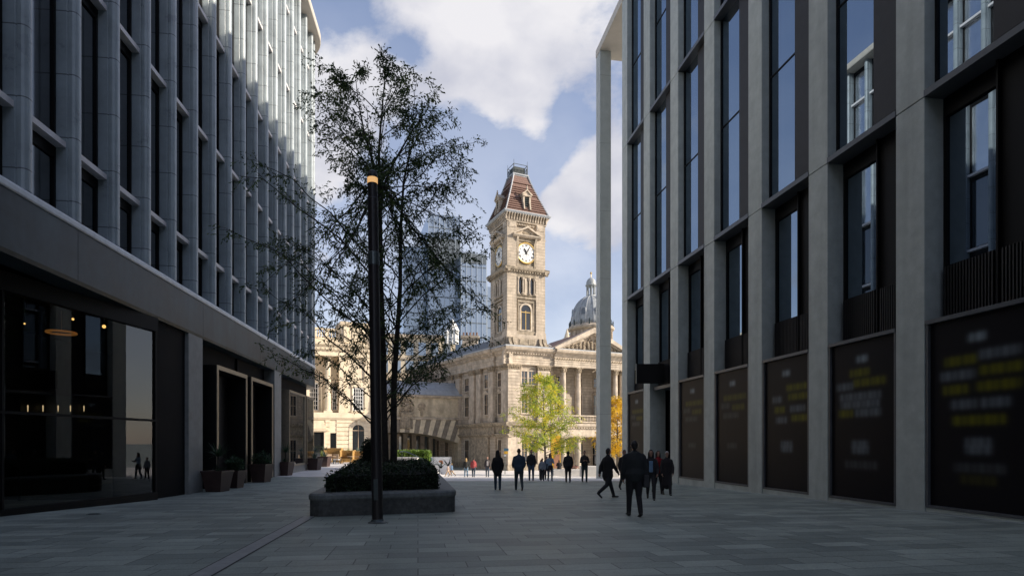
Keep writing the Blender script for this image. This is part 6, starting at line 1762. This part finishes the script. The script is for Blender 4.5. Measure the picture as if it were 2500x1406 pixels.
    if not bald:
        m = MB()
        cap(m, hc + V((0, -.022, .03)), hc + V((0, -.012, .062)), .089, .078, .97, 1.04)
        cap(m, hc + V((0, -.05, -.02)), hc + V((0, -.04, .02)), .072, .08, 1.0, .8)
        if long_hair:
            cap(m, hc + V((0, -.07, .0)), hc + V((0, -.10, -.22)), .085, .07, 1.05, .65)
            for s_ in (-1, 1): cap(m, hc + V((s_ * .072, -.01, .02)), hc + V((s_ * .085, .0, -.18)), .03, .03)
        # keep the face free
        q = child('hair', m, M[hair], .012)
    if hood:
        m = MB(); cap(m, hc + V((0, -.03, -.03)), hc + V((0, -.01, .06)), .105, .095, .98, 1.0); cap(m, hc + V((0, -.05, -.12)), hc + V((0, -.03, -.04)), .10, .10, 1.1, .9); child('hood', m, cloth(coat or top))
    if coat:
        m = MB(); t = .022
        bot = 1.0 - coatlen
        cap(m, sp((0, 0, 1.08)), sp((0, 0, 1.34)), .145 * b + t, .160 * b + t, 1.12, .80); cap(m, sp((-.11 * b, 0, 1.385)), sp((.11 * b, 0, 1.385)), .075 + t * .4, .075 + t * .4)
        for s_ in (-1, 1): cap(m, sp((s_ * .03, 0, 1.465)), sp((s_ * .14 * b, 0, 1.40)), .062, .058)
        cap(m, sp((0, 0, 1.12)), sp((0, -.01, bot)), .145 * b + t, (.150 + .02) * b + t, 1.10, .84)
        cap(m, sp((0, -.005, 1.47)), sp((0, .005, 1.52)), .075, .07)
        if coatlen > .3: 
            for s_, l in zip((-1, 1), leg): cap(m, sp((s_ * .06, 0, .9)), sp((s_ * .075, (l[1].y) * .5, bot - .0)), .13, .13)
        for sh, elb, wr in armj:
            cap(m, sh, elb, .055 * b + t * .7, .047 + t * .8); cap(m, elb, wr - (wr - elb) * .06, .047 + t * .8, .038 + t * .6)
        child('coat', m, cloth(coat))
    if shirt:
        m = MB(); m.box(-.07, .07, .10 * b + .03, .135 * b + .03, 1.0 + dz, 1.40 + dz); child('shirt_front', m, cloth(shirt), .015)
    if skirt:
        m = MB(); m.lathe(0, 0, [(.12, 1.03 + dz), (.17, .95 + dz), (.21, .62 + dz), (.20, .60 + dz), (.15, .9 + dz)], 18); q = MB(); q.v = [V((v.x, v.y * .8, v.z)) for v in m.v]; q.f = m.f; child('skirt', q, cloth(skirt))
    e['_S'] = S
    wr = [tuple(q[2] * S) for q in armj]
    del e['_S']
    return e, wr, gz
def held_bag(e, wr, name, w_, d_, h_, drop, col, label, cat='bag'):
    ca, sa = math.cos(e.rotation_euler.z), math.sin(e.rotation_euler.z)
    p = Vector((e.location.x + wr[0] * ca - wr[1] * sa, e.location.y + wr[0] * sa + wr[1] * ca, e.location.z + wr[2] - .06))
    b = empty(name, p - Vector((0, 0, drop + h_)), e.rotation_euler.z, label=label, cat=cat)
    m = MB(); m.add([(-w_ / 2, -d_ / 2, 0), (w_ / 2, -d_ / 2, 0), (w_ / 2, d_ / 2, 0), (-w_ / 2, d_ / 2, 0), (-w_ * .42, -d_ * .42, h_), (w_ * .42, -d_ * .42, h_), (w_ * .42, d_ * .42, h_), (-w_ * .42, d_ * .42, h_)],
                    [[3, 2, 1, 0], [4, 5, 6, 7], [0, 1, 5, 4], [1, 2, 6, 5], [2, 3, 7, 6], [3, 0, 4, 7]]); m.build('bag_body', cloth(col, .5), b, local=True, bevel=.02)
    m = MB(); m.tube([(0, -d_ * .3, h_ - .01), (0, -d_ * .2, h_ + drop * .8), (0, 0, h_ + drop), (0, d_ * .2, h_ + drop * .8), (0, d_ * .3, h_ - .01)], .012, 6); m.build('handle', cloth(col, .5), b, local=True)
    return b
AWAY, TOWARD = 0.0, math.pi
BK = (.02, .018, .021)
p1, w1, _ = person(1549, 1262, 184, 14.25, AWAY + .05, 'heavy set person in dark clothes walking away, nearest to the camera', top=(.018, .02, .022), trouser=BK, coat=(.02, .023, .025), build=1.22, vox=.016, stride=.16, arms=(.05, -.1), elbow=(.3, .2), hair='hairb')
def backpack(e, S, col, label, z=1.12, name='backpack'):
    b = empty(name, tuple(Vector(e.location) + Vector((0, 0, z * S))), e.rotation_euler.z, label=label, cat='backpack')
    m = MB(); m.box(-.14 * S, .14 * S, -.30 * S, -.17 * S, -.1 * S, .32 * S); m.box(-.11 * S, .11 * S, -.335 * S, -.3 * S, -.08 * S, .12 * S); m.build('pack', cloth(col), b, local=True, bevel=.03)
    for a in (-1, 1):
        m = MB(); m.tube([(a * .10 * S, -.18 * S, .30 * S), (a * .11 * S, -.02 * S, .38 * S), (a * .11 * S, .15 * S, .2 * S), (a * .12 * S, .0, -.02 * S), (a * .12 * S, -.17 * S, -.06 * S)], .018 * S, 6); m.build('strap', cloth(col), b, local=True)
shoulder = held_bag(p1, (.25 * 1, -.02, 1.18), 'shoulder_bag', .16, .34, .30, .12, (.016, .016, .02), 'dark shoulder bag at the right side of the nearest person')
p2, w2, _ = person(1484, 1207, 126, 20.3, R(-60), 'person in a dark flaring jacket striding to the right beside the end pillar', top=(.05, .015, .015), trouser=(.018, .018, .022), coat=(.014, .012, .013), coatlen=.18, build=1.08, stride=.42, arms=(-.45, .35), elbow=(.2, .35), vox=.018, skin='skin')
p3, w3, _ = person(1524, 1187, 98, 25.3, TOWARD + .15, 'person in black mostly hidden behind the nearest person, carrying a brown bag', top=BK, coat=BK, trouser=(.05, .055, .06), stride=.25)
held_bag(p3, w3[0] if w3[0][0] < 0 else w3[1], 'holdall', .22, .42, .34, .16, (.05, .022, .015), 'brown leather bag carried beside the nearest person')
p4, w4, _ = person(1589, 1215, 124, 19.7, TOWARD - .2, 'dark haired person in an open black jacket over a blue shirt walking this way', top=(.10, .17, .26), trouser=BK, coat=BK, long_hair=True, stride=.35, arms=(.2, -.3), elbow=(.5, .2), vox=.018, shirt=(.16, .27, .42))
p5, w5, _ = person(1606, 1198, 106, 22.6, TOWARD + .2, 'person in a bright red jacket half hidden behind the blue shirted person', top=(.2, .01, .012), coat=(.32, .012, .018), trouser=BK, stride=.2, long_hair=True)
p6, w6, _ = person(1628, 1200, 108, 22.0, TOWARD - .1, 'white haired person in a long black coat beside the red jacket', top=BK, coat=(.016, .012, .014), coatlen=.55, trouser=BK, hair='hairw', stride=.3, arms=(.2, .1))
person(1215, 1196, 96, 25.2, AWAY, 'hooded person in a long black jacket and jeans walking away', top=BK, coat=(.012, .011, .013), coatlen=.2, trouser=(.035, .06, .09), hood=True, stride=.10, arms=(.05, .1), elbow=(.25, .5), long_hair=True)
person(1267, 1194, 103, 24.9, AWAY + .1, 'person in a blue denim jacket and grey jeans walking away', top=(.03, .05, .09), coat=(.035, .06, .10), trouser=(.045, .06, .07), build=1.12, stride=.30, arms=(.2, .1), elbow=(.9, .9))
person(1297, 1173, 76, 34.6, TOWARD, 'person in a black sweater and blue jeans walking toward the camera', top=BK, coat=BK, trouser=(.04, .065, .11), shoe=(.08, .05, .03), stride=.12, arms=(.1, -.2), elbow=(.3, .2))
person(1324, 1172, 56, 34.4, TOWARD, 'child in a pale grey hooded top and black leggings', top=(.25, .28, .33), coat=(.25, .28, .33), trouser=BK, stride=.08, H=1.32, hair='hairr')
person(1321, 1160, 50, 38.5, AWAY, 'small child with red brown hair behind the grey topped child', top=(.30, .12, .08), trouser=(.05, .05, .06), hair='hairr', long_hair=True, H=1.3, stride=.1)
pw, ww, _ = person(1343, 1173, 68, 34.2, TOWARD + .1, 'long haired person in a blue top and dark skirt holding a bundle', top=(.25, .35, .48), trouser=(.14, .17, .20), skirt=(.02, .015, .02), long_hair=True, stride=.15, arms=(.4, .3), elbow=(1.4, 1.5), hold=True)
person(1335, 1163, 58, 38.0, TOWARD, 'child in dark blue standing behind the long haired person', top=(.03, .05, .09), coat=(.03, .05, .09), trouser=BK, H=1.5, stride=.06)
person(1387, 1178, 76, 32.4, AWAY, 'person all in black walking away left of the end pillar', top=BK, coat=BK, coatlen=.05, trouser=BK, stride=.08, arms=(.05, .05), build=1.08)
person(1427, 1176, 76, 33.0, TOWARD, 'person in black looking down at something held at the chest', top=BK, coat=BK, trouser=(.03, .05, .06), stride=.16, arms=(.35, .35), elbow=(1.5, 1.5), hold=True)
person(1138, 1165, 47, 51.0, AWAY + .2, 'fair haired person in a black top and light jeans in the sun', top=BK, coat=(.02, .02, .02), trouser=(.16, .26, .36), hair='hairl', long_hair=True, stride=.22)
person(1156, 1164, 48, 50.6, AWAY - .1, 'person in a red shirt walking in the sunlit square', top=(.38, .06, .06), coat=(.38, .07, .07), trouser=(.05, .07, .10), stride=.18, arms=(-.2, .3))
p17, w17, _ = person(1190, 1163, 50, 51.5, TOWARD, 'person in a grey shirt and open dark jacket walking in the sun', top=(.45, .42, .42), coat=(.06, .05, .05), trouser=(.08, .10, .13), shirt=(.5, .47, .47), stride=.18, bald=True)
person(1103, 1156, 36, 54.0, R(60), 'small child in a blue jacket running past the white board', top=(.10, .17, .28), coat=(.10, .17, .28), trouser=(.45, .33, .22), H=1.25, stride=.5, arms=(-.4, .4), hair='hairl')
person(1094, 1157, 34, 53.5, R(80), 'small child in pale trousers running beside the blue jacketed child', top=(.4, .3, .25), trouser=(.55, .40, .28), H=1.15, stride=.45, arms=(.35, -.4), hair='hairr')
# somebody sitting on the bench edge, seen as a dark hooded back
def seated(u, Y, zseat, label):
    x = X(u, Y); e = empty('person', (x, Y, zseat), 0, label=label, cat='person')
    m = MB(); bones = []
    V = Vector
    for s_ in (-1, 1):
        cap(m, (s_ * .09, 0, .1), (s_ * .12, .4, .12), .09, .07); cap(m, (s_ * .12, .42, .1), (s_ * .12, .42, -.3), .055, .045); cap(m, (s_ * .12, .42, -.36), (s_ * .12, .56, -.38), .04, .03)
        cap(m, (s_ * .18, 0, .56), (s_ * .24, .08, .32), .06, .05); cap(m, (s_ * .24, .08, .32), (s_ * .1, .3, .26), .045, .035)
    cap(m, (0, 0, .12), (0, .03, .5), .15, .17, 1.1, .8); cap(m, (0, .03, .58), (0, .06, .66), .065, .06)
    me = voxel(m, .022, 'body'); me.materials.append(cloth(BK)); o = bpy.data.objects.new('body', me); COL.objects.link(o); o.parent = e
    hm = MB()
    for s_ in (-1, 1): hand(hm, (s_ * .1, .3, .26), (-s_ * .5, .6, -.1), s_, (0, 0, 1))
    hm.build('hand', M['skin'], e, local=True)
    m = MB(); cap(m, (0, .08, .74), (0, .07, .80), .085, .08, .95, 1.05); me = voxel(m, .015, 'head'); me.materials.append(M['hairb']); o = bpy.data.objects.new('head', me); COL.objects.link(o); o.parent = e
seated(1365, 57.0, (YH - 1146) / FPX * 56 + .02, 'person in black sitting on the long stone bench')
